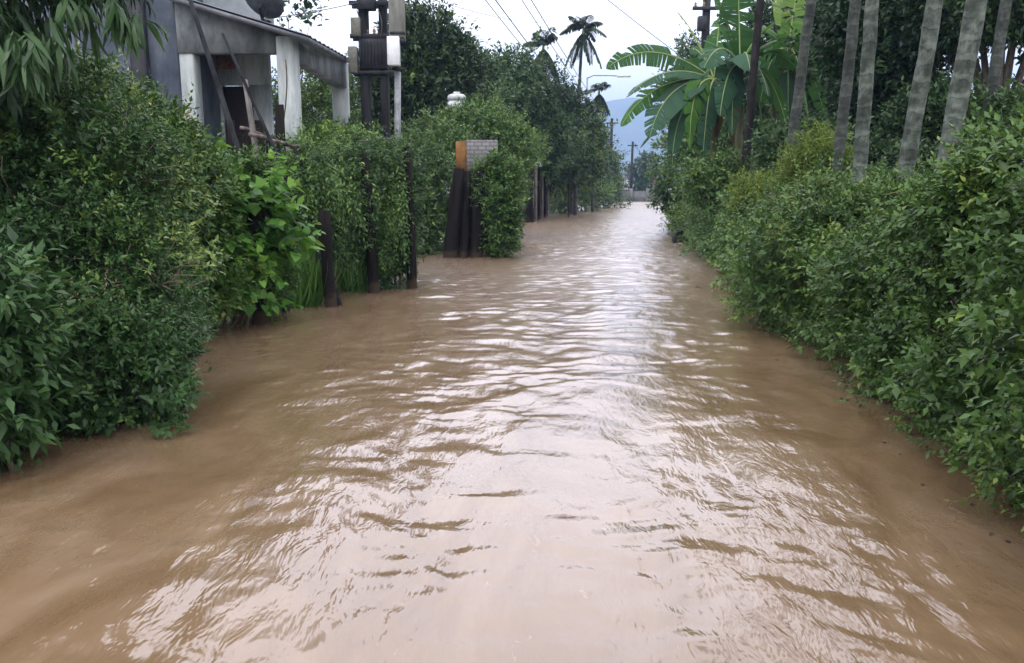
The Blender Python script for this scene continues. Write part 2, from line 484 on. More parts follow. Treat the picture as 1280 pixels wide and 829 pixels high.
def water_height(x, y):
    s = x - road_x(y)
    wx = x + .35 * gnoise(x * .9, y * .6, 21) + .12 * gnoise(x * 2.6, y * 2.0, 22)
    wy = y + .45 * gnoise(x * .8, y * .6, 23) + .14 * gnoise(x * 2.4, y * 2.0, 24)
    calm = np.clip(.7 + 1.3 * gnoise(x * .45, y * .3, 8), .2, 1.5)
    right = np.clip((s + .3) / 1.2, 0, 1)
    z = .016 * gnoise(wx * .55, wy * .42, 1)
    z += .014 * gnoise(wx * 1.7, wy * 1.5, 2) * (1 - .3 * right)
    z += .011 * gnoise(wx * 3.0, wy * 3.8, 5) * calm * (1 - .5 * right)
    z += .0072 * gnoise(wx * 5.2, wy * 6.0, 6) * calm
    z += .0040 * gnoise(wx * 8.0, wy * 8.5, 7) * calm
    # long current streaks on the right, running with the flow
    q = wx - .16 * wy
    z += right * (.011 * gnoise(q * 3.0, wy * .75, 41) + .006 * gnoise(q * 6.5, wy * 1.6, 42) * calm)
    # short steep chop further out
    chop = .006 * gnoise(wx * 1.2, wy * 1.7, 31) + .015 * gnoise(wx * 3.1, wy * 3.7, 32)
    z = z * 1.35 + chop * np.clip((y - 3) / 8, .3, 1.7)
    return z

nr, nc = 1250, 400
yy = np.geomspace(1.6, 112, nr)
uu = np.linspace(-1, 1, nc)
Yw = np.repeat(yy[:, None], nc, 1)
half = np.minimum(2.2 + Yw * .85, 9.5)
Xw = road_x(Yw) - 1.2 * np.clip(Yw / 6, 0, 1) + uu[None, :] * half
fade = np.clip(1.3 - Yw / 130, .5, 1)
Zw = water_height(Xw, Yw) * fade
wm = add_grid(MB(), np.stack([Xw, Yw, Zw], -1), nr, nc)
# calm sheet round the finely rippled part, a few millimetres lower
wm.add([(-70, -40, -.055), (70, -40, -.055), (90, 125, -.055), (-50, 125, -.055)], [(0, 1, 2, 3)])
o = wm.build('water', water_material(), smooth=True)
tag(o, kind='structure')

# hills
xs = np.linspace(-2000, 2700, 260); ys = np.linspace(1700, 2600, 50)
X, Y = np.meshgrid(xs, ys)
prof = 110 + 112 * np.exp(-((X - 290) / 210) ** 2) + 55 * np.exp(-((X - 720) / 280) ** 2) + 20 * np.exp(-((X + 800) / 420) ** 2)
rise = np.clip((Y - 1700) / 480, 0, 1); rise = rise * rise * (3 - 2 * rise)
Z = prof * rise + (14 * gnoise(X / 120, Y / 120, 4) + 6 * gnoise(X / 45, Y / 45, 14)) * rise
o = add_grid(MB(), np.stack([X, Y, Z - 1], -1), len(ys), len(xs)).build('hills', M['hill'], smooth=True)
tag(o, kind='structure')

# ------------------------------------------------------------------ foliage
T_SIMPLE = (np.array([[0, 0, 0], [.38, .5, .05], [.38, -.5, .05], [.42, 0, -.03], [1, 0, -.10]]),
            [(0, 3, 1), (3, 4, 1), (0, 2, 3), (3, 2, 4)])
T_QUAD = (np.array([[0, 0, 0], [.45, .5, .06], [1, 0, -.06], [.45, -.5, .06]]), [(0, 2, 1), (0, 3, 2)])
T_LONG = (np.array([[0, .08, 0], [0, -.08, 0], [.3, .5, .06], [.3, -.5, .06], [.65, .4, -.02], [.65, -.4, -.02], [1, 0, -.2]]),
          [(0, 1, 3, 2), (2, 3, 5, 4), (4, 5, 6)])
T_HEART = (np.array([[0, 0, 0], [-.14, .28, .05], [.08, .5, .06], [.45, .46, .03], [.78, .2, -.06], [1, 0, -.14],
                     [.78, -.2, -.06], [.45, -.46, .03], [.08, -.5, .06], [-.14, -.28, .05], [.45, 0, -.04]]),
           [(0, 10, 2, 1), (10, 3, 2), (10, 4, 3), (10, 5, 4), (10, 6, 5), (10, 7, 6), (10, 8, 7), (10, 0, 9, 8)])
TEMPL = {'simple': T_SIMPLE, 'quad': T_QUAD, 'long': T_LONG, 'heart': T_HEART}


def nrm(a):
    return a / (np.linalg.norm(a, axis=-1, keepdims=True) + 1e-9)


def frames(d, up, L, W):
    d = nrm(d)
    y = nrm(np.cross(up, d)); z = np.cross(d, y)
    return np.stack([d * L[:, None], y * W[:, None], z * L[:, None]], -1)


def sprigs(mb, pts, dirs, tint, k, slen, L, W, kind, spread=1.0, droop=.15, lv=.4, lsz=1.0):
    """k leaves along each of the short twigs starting at pts"""
    N = len(pts)
    if N == 0: return
    dirs = nrm(dirs)
    r = nrm(rng.normal(size=(N, 3)))
    a = nrm(np.cross(dirs, r)); b = np.cross(dirs, a)
    tv, tf = TEMPL[kind]
    for j in range(k):
        t = (j + .6) / k
        ph = j * 2.4 + rng.uniform(-.5, .5, N)
        sp = spread * rng.uniform(.6, 1.2, N) * (1.15 - .5 * t)
        perp = a * np.cos(ph)[:, None] + b * np.sin(ph)[:, None]
        ld = dirs * np.cos(sp)[:, None] + perp * np.sin(sp)[:, None]
        ld[:, 2] -= droop + .25 * droop * rng.normal(size=N)
        up = np.array([0, 0, 1.0]) + .55 * dirs + .45 * rng.normal(size=(N, 3))
        s = rng.uniform(1 - lv, 1 + lv, N) * (1.1 - .35 * t) * lsz
        pos = pts + dirs * (slen * t) + np.array([0, 0, -.3 * droop * slen * t * t])
        tt = np.clip(tint + rng.normal(size=N) * .13 + (.12 if j == k - 1 else 0), 0, 1)
        mb.inst(tv, tf, frames(ld, up, L * s, W * s), pos, tt)


def inside(p, lobes):
    C = lobes[:, :3]; R = lobes[:, 3:]
    q = (p[:, None, :] - C[None]) / R[None]
    return np.linalg.norm(q, axis=2)


def foliage(lobes, n_leaf, L, W, kind='simple', k=6, slen=None, clump=.16, fill=.35, zmin=-.03, up=.35, spread=1.0, droop=.15,
            tint0=.48, tvar=.19, rough=.17, per=11, facing=None, stray=.10):
    """leaves in clumps over a union of lobes (cx, cy, cz, rx, ry, rz)"""
    lobes = np.asarray(lobes, float)
    mb = MB()
    slen = slen or L * 2.0
    n_spr = int(n_leaf / k)
    n_cl = max(4, n_spr // per)
    clump = clump * 1.15
    lf = .75 / lobes[:, 3:].mean()
    w = (lobes[:, 3] * lobes[:, 4] * lobes[:, 5]) ** (2 / 3)
    # clump centres over the outside of the union
    C = []; Nn = []; LI = []; got = 0
    ltint = rng.normal(size=len(lobes)) * .09
    while got < n_cl:
        m = n_cl * 2
        li = rng.choice(len(lobes), m, p=w / w.sum())
        d = nrm(rng.normal(size=(m, 3)))
        R = lobes[li, 3:]
        rr = 1 + rough * rng.normal(size=m) - .22 * rng.random(m) ** 1.5
        p = lobes[li, :3] + d * R * rr[:, None]
        lump = gnoise(p[:, 0] * lf + p[:, 2] * .8 * lf, p[:, 1] * lf - p[:, 2] * lf, 51)
        gap = gnoise(p[:, 0] * 2.1 * lf - p[:, 2] * 1.7 * lf, p[:, 1] * 2.3 * lf + p[:, 2] * 1.9 * lf, 52)
        p = p + d * (lump * .42 * R.mean(1))[:, None]
        q = inside(p, lobes); q[np.arange(m), li] = 9
        ok = (q.min(1) > .82) & (p[:, 2] > zmin) & (gap > -.20)
        if facing is not None:
            ok &= ((d @ np.asarray(facing)) > -.35)
        p = p[ok]; nn = nrm((d / R)[ok])
        C.append(p); Nn.append(nn); LI.append(li[ok]); got += len(p)
        if ok.sum() < m * .02 and len(C) > 40: break
    C = np.concatenate(C)[:n_cl]; Nn = np.concatenate(Nn)[:n_cl]; LI = np.concatenate(LI)[:n_cl]
    ct = tint0 + tvar * rng.normal(size=len(C)) + ltint[LI]
    idx = np.repeat(np.arange(len(C)), per)
    off = rng.normal(size=(len(idx), 3)); off = nrm(off) * (rng.random(len(idx)) ** .4)[:, None]
    size = clump * rng.uniform(.6, 1.4, len(C))
    pts = C[idx] + off * size[idx][:, None]
    dirs = Nn[idx] * .75 + off * .7 + np.array([0, 0, up]) + .3 * rng.normal(size=(len(idx), 3))
    ok = pts[:, 2] > zmin
    csz = np.exp(.24 * rng.normal(size=len(C)))
    sprigs(mb, pts[ok], dirs[ok], ct[idx][ok], k, slen, L, W, kind, spread, droop, lsz=csz[idx][ok])
    ns = int(len(C) * stray)
    if ns:
        q = np.nonzero(Nn[:, 2] > -.2)[0]
        q = rng.choice(q, ns)
        sprigs(mb, C[q] + Nn[q] * clump * .8, Nn[q] * .8 + np.array([0, 0, .5]) + .35 * rng.normal(size=(ns, 3)), np.clip(ct[q] + .15, 0, 1),
               k + 3, slen * 2.6, L * 1.05, W * 1.05, kind, spread * .9, droop)
    if fill > 0:
        nf = int(n_spr * fill)
        li = rng.choice(len(lobes), nf, p=w / w.sum())
        d = nrm(rng.normal(size=(nf, 3)))
        p = lobes[li, :3] + d * lobes[li, 3:] * rng.uniform(.35, .88, nf)[:, None]
        ok = p[:, 2] > zmin
        kk = max(3, k // 2)
        sprigs(mb, p[ok], d[ok] + np.array([0, 0, .2]), np.full(ok.sum(), tint0), kk, slen * 1.5, L * 1.35, W * 1.5, 'quad', spread, droop)
    return mb


def blob(px, py, Y, rx, rz, ry=None):
    """a lobe from its pixel centre and pixel radii at distance Y"""
    c = P(px, py, Y); k = np.hypot(Y, 1) / F
    ax = rx * k * 1.0; az = rz * k
    return [c[0], c[1], c[2], ax, (ry if ry else (ax + az) / 2), az]


def stems(base, lobes, r0=.03, n=7, seed=0, zb=-.3):
    """woody stems from the foot of a shrub into its crown"""
    g = np.random.default_rng(seed)
    mb = MB()
    lobes = np.asarray(lobes)
    for i in range(n):
        l = lobes[g.integers(len(lobes))]
        tip = l[:3] + nrm(g.normal(size=3)) * l[3:] * .75
        b = np.array([base[0] + g.normal() * .15, base[1] + g.normal() * .15, zb])
        mid = (b + tip) / 2 + np.array([g.normal() * .12, g.normal() * .12, .12])
        t = np.linspace(0, 1, 7)[:, None]
        pts = b * (1 - t) ** 2 + 2 * mid * t * (1 - t) + tip * t * t
        mb.tube(pts, np.linspace(r0, r0 * .25, 7), 5)
    return mb


def shrub(name, label, cat, lobes, mat, n, L, W, group=None, stem_r=.025, n_stem=8, **kw):
    lobes = np.asarray(lobes, float)
    b = [lobes[:, 0].mean(), lobes[:, 1].mean(), 0]
    t = Thing(name, label, cat, b, group)
    t.part('foliage', foliage(lobes, n, L, W, **kw), M[mat])
    if n_stem:
        t.part('stem', stems(b, lobes, stem_r, n_stem, int(n) % 97), M['twig'], True)
    return t


def tree(name, label, lobes, mat, n, L, W, trunk, group=None, r=.16, cat='tree', **kw):
    """trunk: (x, y) of the foot; limbs run into the lobes"""
    lobes = np.asarray(lobes, float)
    z0 = .1
    t = Thing(name, label, cat, (trunk[0], trunk[1], z0), group)
    t.part('crown', foliage(lobes, n, L, W, **kw), M[mat])
    mb = MB()
    low = lobes[:, 2].min(); cen = lobes[:, :3].mean(0)
    fork = np.array([trunk[0] * .6 + cen[0] * .4, trunk[1] * .6 + cen[1] * .4, max(z0 + .6, (z0 + low) / 2)])
    pts = np.array([[trunk[0], trunk[1], z0 - .5], [trunk[0] + .04, trunk[1], z0 + .3 * (fork[2] - z0)], fork])
    mb.tube(pts, [r * 1.25, r, r * .8], 9, jit=.04)
    for l in lobes:
        for q in range(2):
            tip = l[:3] + np.array([0, 0, l[5] * .4]) + rng.normal(size=3) * l[3:] * .35
            m = (fork * .5 + tip * .5) + np.array([0, 0, .15 * np.linalg.norm(tip - fork)]) * (1 if q else -.2)
            s = np.linspace(0, 1, 7)[:, None]
            mb.tube(fork * (1 - s) ** 2 + 2 * m * s * (1 - s) + tip * s * s, np.linspace(r * .6, r * .12, 7), 6)
    t.part('trunk', mb, M['bark'], True)
    return t


# ---- right: hedge in three stretches along the lane
def hedge_lobes(y0, y1, step, edge, height, thick=.55):
    """edge(y) -> x of the foot of the hedge, height(y)"""
    out = []
    y = y0
    while y < y1:
        e = edge(y) + rng.normal() * .07; h = height(y) + rng.normal() * .07
        out.append([e + .55, y, h * .24, .62 + rng.normal() * .05, .55, h * .34])
        out.append([e + .62 + rng.normal() * .06, y + rng.normal() * .1, h * .55, .66, .55, h * .30])
        out.append([e + .85 + rng.normal() * .08, y + rng.normal() * .15, h * .80, .62, .5, h * .24])
        if rng.random() < .7:
            out.append([e + 1.5, y + rng.normal() * .1, h * .82, .6, .5, h * .26])
        y += step
    return out

EP = np.array([(G(px, py)[1], G(px, py)[0]) for px, py in ((822, 277), (838, 287), (862, 305), (905, 338), (945, 368), (972, 408), (1060, 465), (1150, 530), (1275, 622))][::-1])
EP = np.vstack([[1.0, EP[0, 1] - .55], [2.6, EP[0, 1] - .3], EP])
edge = lambda y: np.interp(y, EP[:, 0], EP[:, 1])
hgt = lambda y: np.interp(y, [2, 4, 5, 6.2, 8, 10, 14, 20, 34], [2.08, 2.08, 1.98, 1.66, 1.50, 1.54, 1.60, 1.55, 1.62])

fc = [-.8, -.5, .4]
def hedge_extras(t, hl, n_shoot, n_twig, creeper):
    hl = np.asarray(hl)
    top = hl[hl[:, 2] > np.median(hl[:, 2])]
    mb = MB()
    for q in range(n_shoot):
        l = top[rng.integers(len(top))]
        d = nrm(np.array([-.4 + .5 * rng.normal(), .5 * rng.normal(), .9]))
        b = l[:3] + d * l[3:] * .8
        Ls = rng.uniform(.25, .6)
        e = d * np.array([1, 1, .75])
        mb.tube(np.array([b, b + d * Ls * .5, b + d * Ls * .5 + e * Ls * .5]), [.005, .004, .002], 4, tint=.2)
        sprigs(mb, b[None] + d * Ls * .15, d[None], np.array([rng.uniform(.6, .95)]), 10, Ls, .058, .026, 'simple', 1.05, .2)
    t.part('sprays', mb, M['hedge'])
    mb = MB()
    for q in range(n_twig):
        l = hl[rng.integers(len(hl))]
        d = nrm(np.array([-.8, .6 * rng.normal(), .5 * rng.normal() + .15]))
        b = l[:3] + d * l[3:] * .7
        Ls = rng.uniform(.2, .5)
        k_ = b + d * Ls * .5 + rng.normal(size=3) * .04
        mb.tube(np.array([b, k_, k_ + nrm(d + rng.normal(size=3) * .5) * Ls * .5]), [.006, .004, .002], 4)
    t.part('bare_sprays', mb, M['deadtwig'])
    cl = hl[rng.random(len(hl)) < .22].copy()
    cl[:, 3:] *= 1.05
    if len(cl) > 2:
        t.part('creeper', foliage(cl, creeper, .070, .046, k=5, clump=.16, per=5, fill=0, rough=.1, tint0=.55, tvar=.22, facing=fc, droop=.4), M['vine'])
t = Thing('hedge', 'tall dense dark green hedge filling the right edge beside the water', 'hedge', (edge(5) + .6, 5, 0))
hl = hedge_lobes(2.2, 8.6, .5, edge, hgt)
t.part('foliage', foliage(hl, 140000, .052, .029, k=7, slen=.12, clump=.17, per=20, fill=.12, rough=.22, spread=1.05, tint0=.46, tvar=.17, facing=fc), M['hedge'])
t.part('stem', stems((edge(5) + .7, 5, 0), hl, .02, 30, 3), M['twig'], True)
hedge_extras(t, hl, 110, 90, 5500)

t = Thing('hedge', 'middle stretch of leafy hedge whose rounded foot bulges into the brown water', 'hedge', (edge(11) + .6, 11, 0))
hl = hedge_lobes(9.0, 14.0, .55, lambda y: edge(y) - .06 - .22 * math.exp(-((y - 9.6) / .9) ** 2), hgt)
t.part('foliage', foliage(hl, 72000, .06, .033, k=7, slen=.13, clump=.19, per=20, fill=.12, rough=.22, tint0=.52, tvar=.17, facing=fc), M['hedge'])
t.part('stem', stems((edge(11) + .7, 11, 0), hl, .02, 16, 4), M['twig'], True)
hedge_extras(t, hl, 80, 60, 3500)

t = Thing('hedge', 'farthest stretch of pale green hedge tapering away below the banana plants', 'hedge', (edge(22) + .6, 22, 0))
hl = hedge_lobes(14.6, 32, .75, edge, hgt)
t.part('foliage', foliage(hl, 50000, .10, .05, k=6, slen=.2, clump=.2, per=7, fill=.25, tint0=.5, tvar=.17, facing=fc), M['hedge_far'])
t.part('stem', stems((edge(20) + .7, 20, 0), hl, .02, 16, 5), M['twig'], True)
hedge_extras(t, hl, 70, 30, 3000)

# yellow-green feathery shrubs standing over the hedge
shrub('feathery_shrub', 'tallest yellow green feathery shrub rising over hedge between two palm trunks', 'shrub',
      [blob(1015, 200, 11.2, 26, 30), blob(1040, 215, 11.2, 26, 24), blob(1000, 230, 11.2, 24, 24)], 'feather', 9000, .07, .016,
      kind='long', k=8, clump=.10, fill=.25, tint0=.45)
shrub('feathery_shrub', 'small yellow green mound on hedge top beside the dark trunk', 'shrub',
      [blob(945, 243, 14.3, 24, 18), blob(965, 250, 14.0, 20, 16)], 'feather', 5000, .08, .02, kind='long', k=8, clump=.1, fill=.25, tint0=.42)
shrub('feathery_shrub', 'broad pale green shrub on hedge crest left of the big ringed palm trunk', 'shrub',
      [blob(1080, 272, 8.6, 48, 26), blob(1030, 264, 9.6, 44, 26), blob(1135, 256, 7.8, 36, 22)], 'hedge_far', 10000, .065, .03, k=7, clump=.12, fill=.2, tint0=.62)
shrub('leafy_shrub', 'bright leafy shrub towering over hedge at the right edge of the photo', 'shrub',
      [blob(1235, 250, 5.6, 60, 42), blob(1190, 272, 6.2, 50, 36), blob(1290, 238, 5.3, 60, 46)], 'hedge', 16000, .055, .029, k=7, clump=.12, fill=.2, tint0=.52)


# ---- areca palms
def areca_frond(mb, base, az, el, L, droop, nl=34, lw=.045, ll=.42, tint=.45):
    """one pinnate frond with leaflets both sides"""
    d0 = np.array([math.cos(az) * math.cos(el), math.sin(az) * math.cos(el), math.sin(el)])
    t = np.linspace(0, 1, 12)
    pts = base + d0 * (t * L)[:, None] + np.array([0, 0, -1]) * (droop * L * t ** 2.2)[:, None]
    mb.tube(pts, np.linspace(.025, .006, 12), 4, tint=.7)
    tt = np.linspace(.12, .99, nl)
    pos = np.stack([np.interp(tt, t, pts[:, i]) for i in range(3)], 1)
    tg = nrm(np.stack([np.interp(tt, t, np.gradient(pts[:, i], t)) for i in range(3)], 1))
    side = nrm(np.cross(tg, np.array([0, 0, 1.0])))
    tv, tf = T_LONG
    for sg in (-1, 1):
        ld = side * sg * .85 + tg * .55 + np.array([0, 0, -.45]) + rng.normal(size=(nl, 3)) * .1
        up = np.array([0, 0, 1.0]) + tg * .2 + side * sg * .3
        Ls = ll * (np.sin(np.clip(tt * 1.02, 0, 1) * math.pi * .86 + .25) * .8 + .25) * rng.uniform(.85, 1.1, nl)
        mb.inst(tv, tf, frames(ld, up, Ls, np.full(nl, lw * 2)), pos, np.clip(tint + rng.normal(size=nl) * .15, 0, 1))
    return mb


def areca(label, foot, top, r, mat, crown_r=1.5, nf=9, group=None, fronds='each', hang=0, bend=.0, seed=0, cat='palm', ll=.42, elr=(.15, 1.15), drp=(.5, .9)):
    g = np.random.default_rng(seed)
    foot = np.asarray(foot, float); top = np.asarray(top, float)
    t = Thing('areca_palm', label, cat, foot, group)
    s = np.linspace(0, 1, 40)[:, None]
    pts = foot * (1 - s) + top * s
    side = nrm(np.cross(top - foot, np.array([0, 1.0, 0])))
    pts = pts + side * (bend * np.sin(s * math.pi))
    rad = r * (1.15 - .3 * s[:, 0]) * (1 + .025 * np.sin(np.arange(40) * 1.9) + .014 * g.normal(size=40))
    pts = pts + g.normal(size=(40, 3)) * .003 + side * (.016 * np.sin(s * 7 + seed))
    t.part('trunk', MB().tube(pts, rad, 14), M[mat], True)
    up = nrm(top - pts[-4])
    sh = np.array([top + up * q for q in (0, .25, .6, .9)])
    t.part('crownshaft', MB().tube(sh, [r * 1.0, r * 1.1, r * .8, r * .45], 10), M['midrib'], True)
    b = top + up * .8
    allm = MB()
    for i in range(nf):
        mb = MB() if fronds == 'each' else allm
        az = i * 2.4 + g.uniform(-.3, .3); el = g.uniform(*elr)
        areca_frond(mb, b, az, el, crown_r * g.uniform(.85, 1.1), g.uniform(*drp), ll=ll, tint=.45)
        if fronds == 'each': t.part('frond', mb, M['palm'])
    if hang:
        for i in range(hang):
            mb = MB()
            areca_frond(mb, b - np.array([0, 0, .2]), i * 2 * math.pi / hang + g.uniform(-.2, .2), -.75, crown_r * g.uniform(.8, 1.05), .65, ll=ll, tint=.25)
            t.part('frond', mb, M['palm'])
    if fronds != 'each': t.part('crown', allm, M['palm'])
    return t


GP = 'areca palms behind the right hedge'
def trunk_pts(p0, p1, Y, zt):
    """line through two sighted points at distance Y, from ground to height zt"""
    a = P(*p0, Y); b = P(*p1, Y)
    d = (a - b) / (a[2] - b[2])
    return b + d * (0 - b[2]), b + d * (zt - b[2])

for lab, p0, p1, Y, r, mt, bend, zt in (
        ('slender dark areca trunk with fine rings, next right of the banana plants', (1018, 0), (990, 215), 12.0, .070, 'areca_dark', .05, 8.4),
        ('straight plain grey areca trunk standing behind the yellow feathery shrub', (1063, 0), (1045, 190), 10.5, .066, 'areca_dark', -.05, 8.0),
        ('pale banded areca trunk in front of the darkest tree', (1096, 0), (1075, 230), 9.4, .074, 'areca', .05, 7.6),
        ('leaning grey areca trunk with white lichen patches right of the darkest tree', (1163, 0), (1131, 205), 8.6, .080, 'areca', -.04, 7.4),
        ('thickest pale green ringed areca trunk near the right edge', (1231, 0), (1196, 190), 7.2, .082, 'areca', .06, 7.0),
        ('thin dim areca trunk at far right behind the thickest trunk', (1262, 0), (1238, 160), 13.0, .085, 'areca_dark', .05, 8.0)):
    f, tp = trunk_pts(p0, p1, Y, zt)
    areca(lab, f, tp, r, mt, 1.7, 10, GP, 'crown', 0, bend, seed=int(p0[0]))

# dark bare trunk among the bananas
f, tp = trunk_pts((953, 0), (930, 225), 18.2, 8.6)
areca('thin blackish trunk rising among the banana leaves', f, tp, .085, 'blacktrunk', 1.6, 9, None, 'crown', 0, .03, 3)

# far areca palms on the left of the lane
for lab, px, cy, Y, cr, nf, hang, sd in (
        ('tallest areca palm with open star crown above the far trees', 728, 36, 50, 1.5, 11, 6, 1),
        ('shaggy dark areca palm with drooping skirt of fronds, left of the tallest', 678, 56, 46, 1.25, 10, 9, 2),
        ('small areca palm beside street lamp with hanging lower fronds', 748, 113, 56, 1.15, 8, 7, 3)):
    tp = P(px, cy, Y)
    tp[2] -= .8
    ft = np.array([tp[0] - .25, tp[1], .0])
    areca(lab, ft, tp, .10, 'areca_dark', cr, nf, 'far areca palms left of the lane', 'each', hang, .1, sd, ll=.5, elr=(.25, 1.2), drp=(.25, .6))


# ---- banana plants
def banana_leaf(thing, base, ctrl, tip, width, mat='banana', tint=.5, tear=.35, roll=0.0, sag=.25):
    base, ctrl, tip = (np.asarray(q, float) for q in (base, ctrl, tip))
    n = 26
    s = np.linspace(0, 1, n)[:, None]
    pts = base * (1 - s) ** 2 + 2 * ctrl * s * (1 - s) + tip * s * s
    tg = nrm(np.gradient(pts, axis=0))
    side = np.cross(tg, np.array([0, 0, 1.0])); bad = np.linalg.norm(side, axis=1) < .25
    side[bad] = np.array([1.0, .3, 0])
    side = nrm(side)
    nor = np.cross(side, tg)
    c, q = math.cos(roll), math.sin(roll)
    side, nor = side * c + nor * q, nor * c - side * q
    mb = MB()
    t0 = .10
    prof = np.clip((s[:, 0] - t0) / (1 - t0), 0, 1)
    wd = width * .5 * np.sin(np.clip(prof, 0, 1) ** .62 * math.pi) ** .55
    wd[-1] = .01
    for sg in (-1, 1):
        sagv = sag + .1 * rng.random()
        gap = 0.0
        for i in range(n - 1):
            if s[i + 1, 0] <= t0: continue
            if rng.random() < tear:
                sagv = np.clip(sag + rng.normal() * .22, -.1, .9); gap = rng.uniform(.1, .5)
            else:
                gap *= .3
            qs = []
            for k, f in ((i, gap), (i + 1, 0)):
                w = wd[k]
                e = pts[k] + side[k] * sg * w * math.cos(sagv) - nor[k] * 0 + np.array([0, 0, -1]) * w * math.sin(sagv) + tg[k] * w * .25
                if f: e = e + (pts[i + 1] - pts[i]) * f
                m = pts[k] * .5 + e * .5 + nor[k] * w * .05
                qs.append((pts[k], m, e))
            (p0, m0, e0), (p1, m1, e1) = qs
            mb.add([p0, m0, e0, p1, m1, e1], [(0, 3, 4, 1), (1, 4, 5, 2)], float(np.clip(tint + rng.normal() * .06, 0, 1)))
    lf = thing.part('leaf', mb, M[mat])
    rb = MB().tube(pts, np.linspace(.028, .006, n), 5)
    thing.part('midrib', rb, M['midrib'], True, parent=lf)
    return lf


def banana(label, foot, crown, leaves, dead=3, seed=0, r=.12):
    g = np.random.default_rng(seed)
    t = Thing('banana_plant', label, 'banana plant', (foot[0], foot[1], 0), 'banana plants behind the hedge')
    foot = np.array([foot[0], foot[1], -.1]); crown = np.asarray(crown)
    s = np.linspace(0, 1, 10)[:, None]
    pts = foot * (1 - s) + crown * s + np.array([.06, 0, 0]) * np.sin(s * 3)
    t.part('pseudostem', MB().tube(pts, np.linspace(r, r * .55, 10), 10, jit=.03), M['bstem'], True)
    for (tx, ty, dY, cx, cy, w, mat, tint, roll) in leaves:
        Y = crown[1]
        tip = P(tx, ty, Y + dY); ctrl = P(cx, cy, Y + dY * .5)
        banana_leaf(t, crown, ctrl, tip, w * 1.3, mat, tint, roll=roll)
    for i in range(dead):
        a = g.uniform(0, 6.28); rr = g.uniform(.25, .5)
        b = crown + np.array([0, 0, -.35 - .1 * i])
        c = b + np.array([math.cos(a) * rr, math.sin(a) * rr, .1]); e = b + np.array([math.cos(a) * rr * .8, math.sin(a) * rr * .8, -g.uniform(1.0, 1.7)])
        lf = MB()
        ss = np.linspace(0, 1, 10)[:, None]
        pp = b * (1 - ss) ** 2 + 2 * c * ss * (1 - ss) + e * ss * ss
        sd = np.array([math.sin(a), -math.cos(a), 0])
        wv = .13 * np.sin(np.linspace(.1, 1, 10) * 3.0)[:, None] * (1 + .3 * g.normal(size=(10, 1)))
        V = np.stack([pp - sd * wv, pp + np.array([.03, .03, 0]), pp + sd * wv], 1)
        add_grid(lf, V, 10, 3)
        t.part('dead_leaf', lf, M['deadleaf'])
    return t

B, D = 'banana', 'banana_dull'
c1 = P(893, 100, 21.5)
banana('leftmost banana plant, its long leaves reaching over the lane', (P(888, 235, 21.5)[0], 21.5), c1, [
    (758, 86, -.6, 815, 38, .60, B, .22, .95), (846, 14, .4, 872, 42, .26, B, .95, .0), (783, 122, -1.0, 830, 70, .36, D, .4, .3),
    (776, 158, -.5, 815, 90, .50, B, .62, .8), (812, 172, -1.0, 830, 95, .75, D, .35, .35), (862, 188, -1.1, 862, 90, .50, B, .72, .9),
    (800, 185, .5, 850, 110, .45, B, .2, .3), (900, 20, .6, 896, 55, .55, B, .5, .2), (925, 150, -.8, 915, 80, .5, B, .25, .6),
    (840, 215, -.8, 840, 120, .4, D, .2, .7), (878, 205, -.9, 885, 100, .5, D, .15, .6), (930, 190, -.5, 915, 90, .5, B, .2, .7), (865, 60, .8, 878, 62, .45, B, .25, .3)], 3, 1)
c2 = P(925, 82, 19.8)
banana('middle banana plant with the broad upright leaf', (P(917, 235, 19.8)[0], 19.8), c2, [
    (922, -40, .2, 924, 20, .80, B, .22, .05), (895, -15, .3, 906, 25, .5, B, .35, .3), (880, 85, -1.0, 900, 38, .7, D, .45, .5),
    (968, 30, .2, 945, 40, .5, B, .75, .3), (985, 165, -.4, 965, 70, .6, B, .4, .5), (900, 145, -1.2, 908, 75, .55, D, .2, .8),
    (960, 120, -1.0, 950, 65, .55, D, .3, .5), (1000, 90, .4, 965, 45, .5, B, .3, .2), (938, 90, -1.3, 932, 46, .62, D, .5, .1), (915, 170, -.9, 915, 80, .5, D, .15, .7), (955, 175, -.7, 945, 75, .5, B, .2, .6), (1010, 60, .6, 975, 30, .5, B, .3, .3), (870, 110, .6, 895, 60, .5, B, .2, .4)], 2, 2)
c3 = P(985, 60, 21.0)
banana('right hand banana plant with yellow green leaves behind a slender palm trunk', (P(990, 230, 21.0)[0], 21.0), c3, [
    (1000, -30, .2, 992, 10, .55, B, .85, .1), (965, -25, .3, 978, 15, .55, B, .88, .2), (1045, 45, -.3, 1015, 25, .5, D, .35, .3),
    (950, 130, -.8, 962, 55, .55, B, .3, .5), (1010, 150, -.8, 1000, 60, .55, B, .45, .6), (1050, 100, .3, 1020, 50, .5, B, .4, .3),
    (935, 40, .3, 955, 20, .5, B, .5, .2), (985, 190, -.9, 985, 75, .5, D, .2, .6), (1035, 165, -.2, 1015, 60, .5, B, .3, .6), (940, 90, .5, 960, 45, .5, B, .3, .4)], 2, 3)

shrub('leafy_shrub', 'low leafy shrub hiding the feet of the banana plants', 'shrub', [blob(884, 226, 19, 22, 18), blob(918, 222, 18.6, 26, 20), blob(946, 226, 18.4, 22, 16)], 'hedge_far', 7000, .10, .05, clump=.2, fill=.3, tint0=.35)

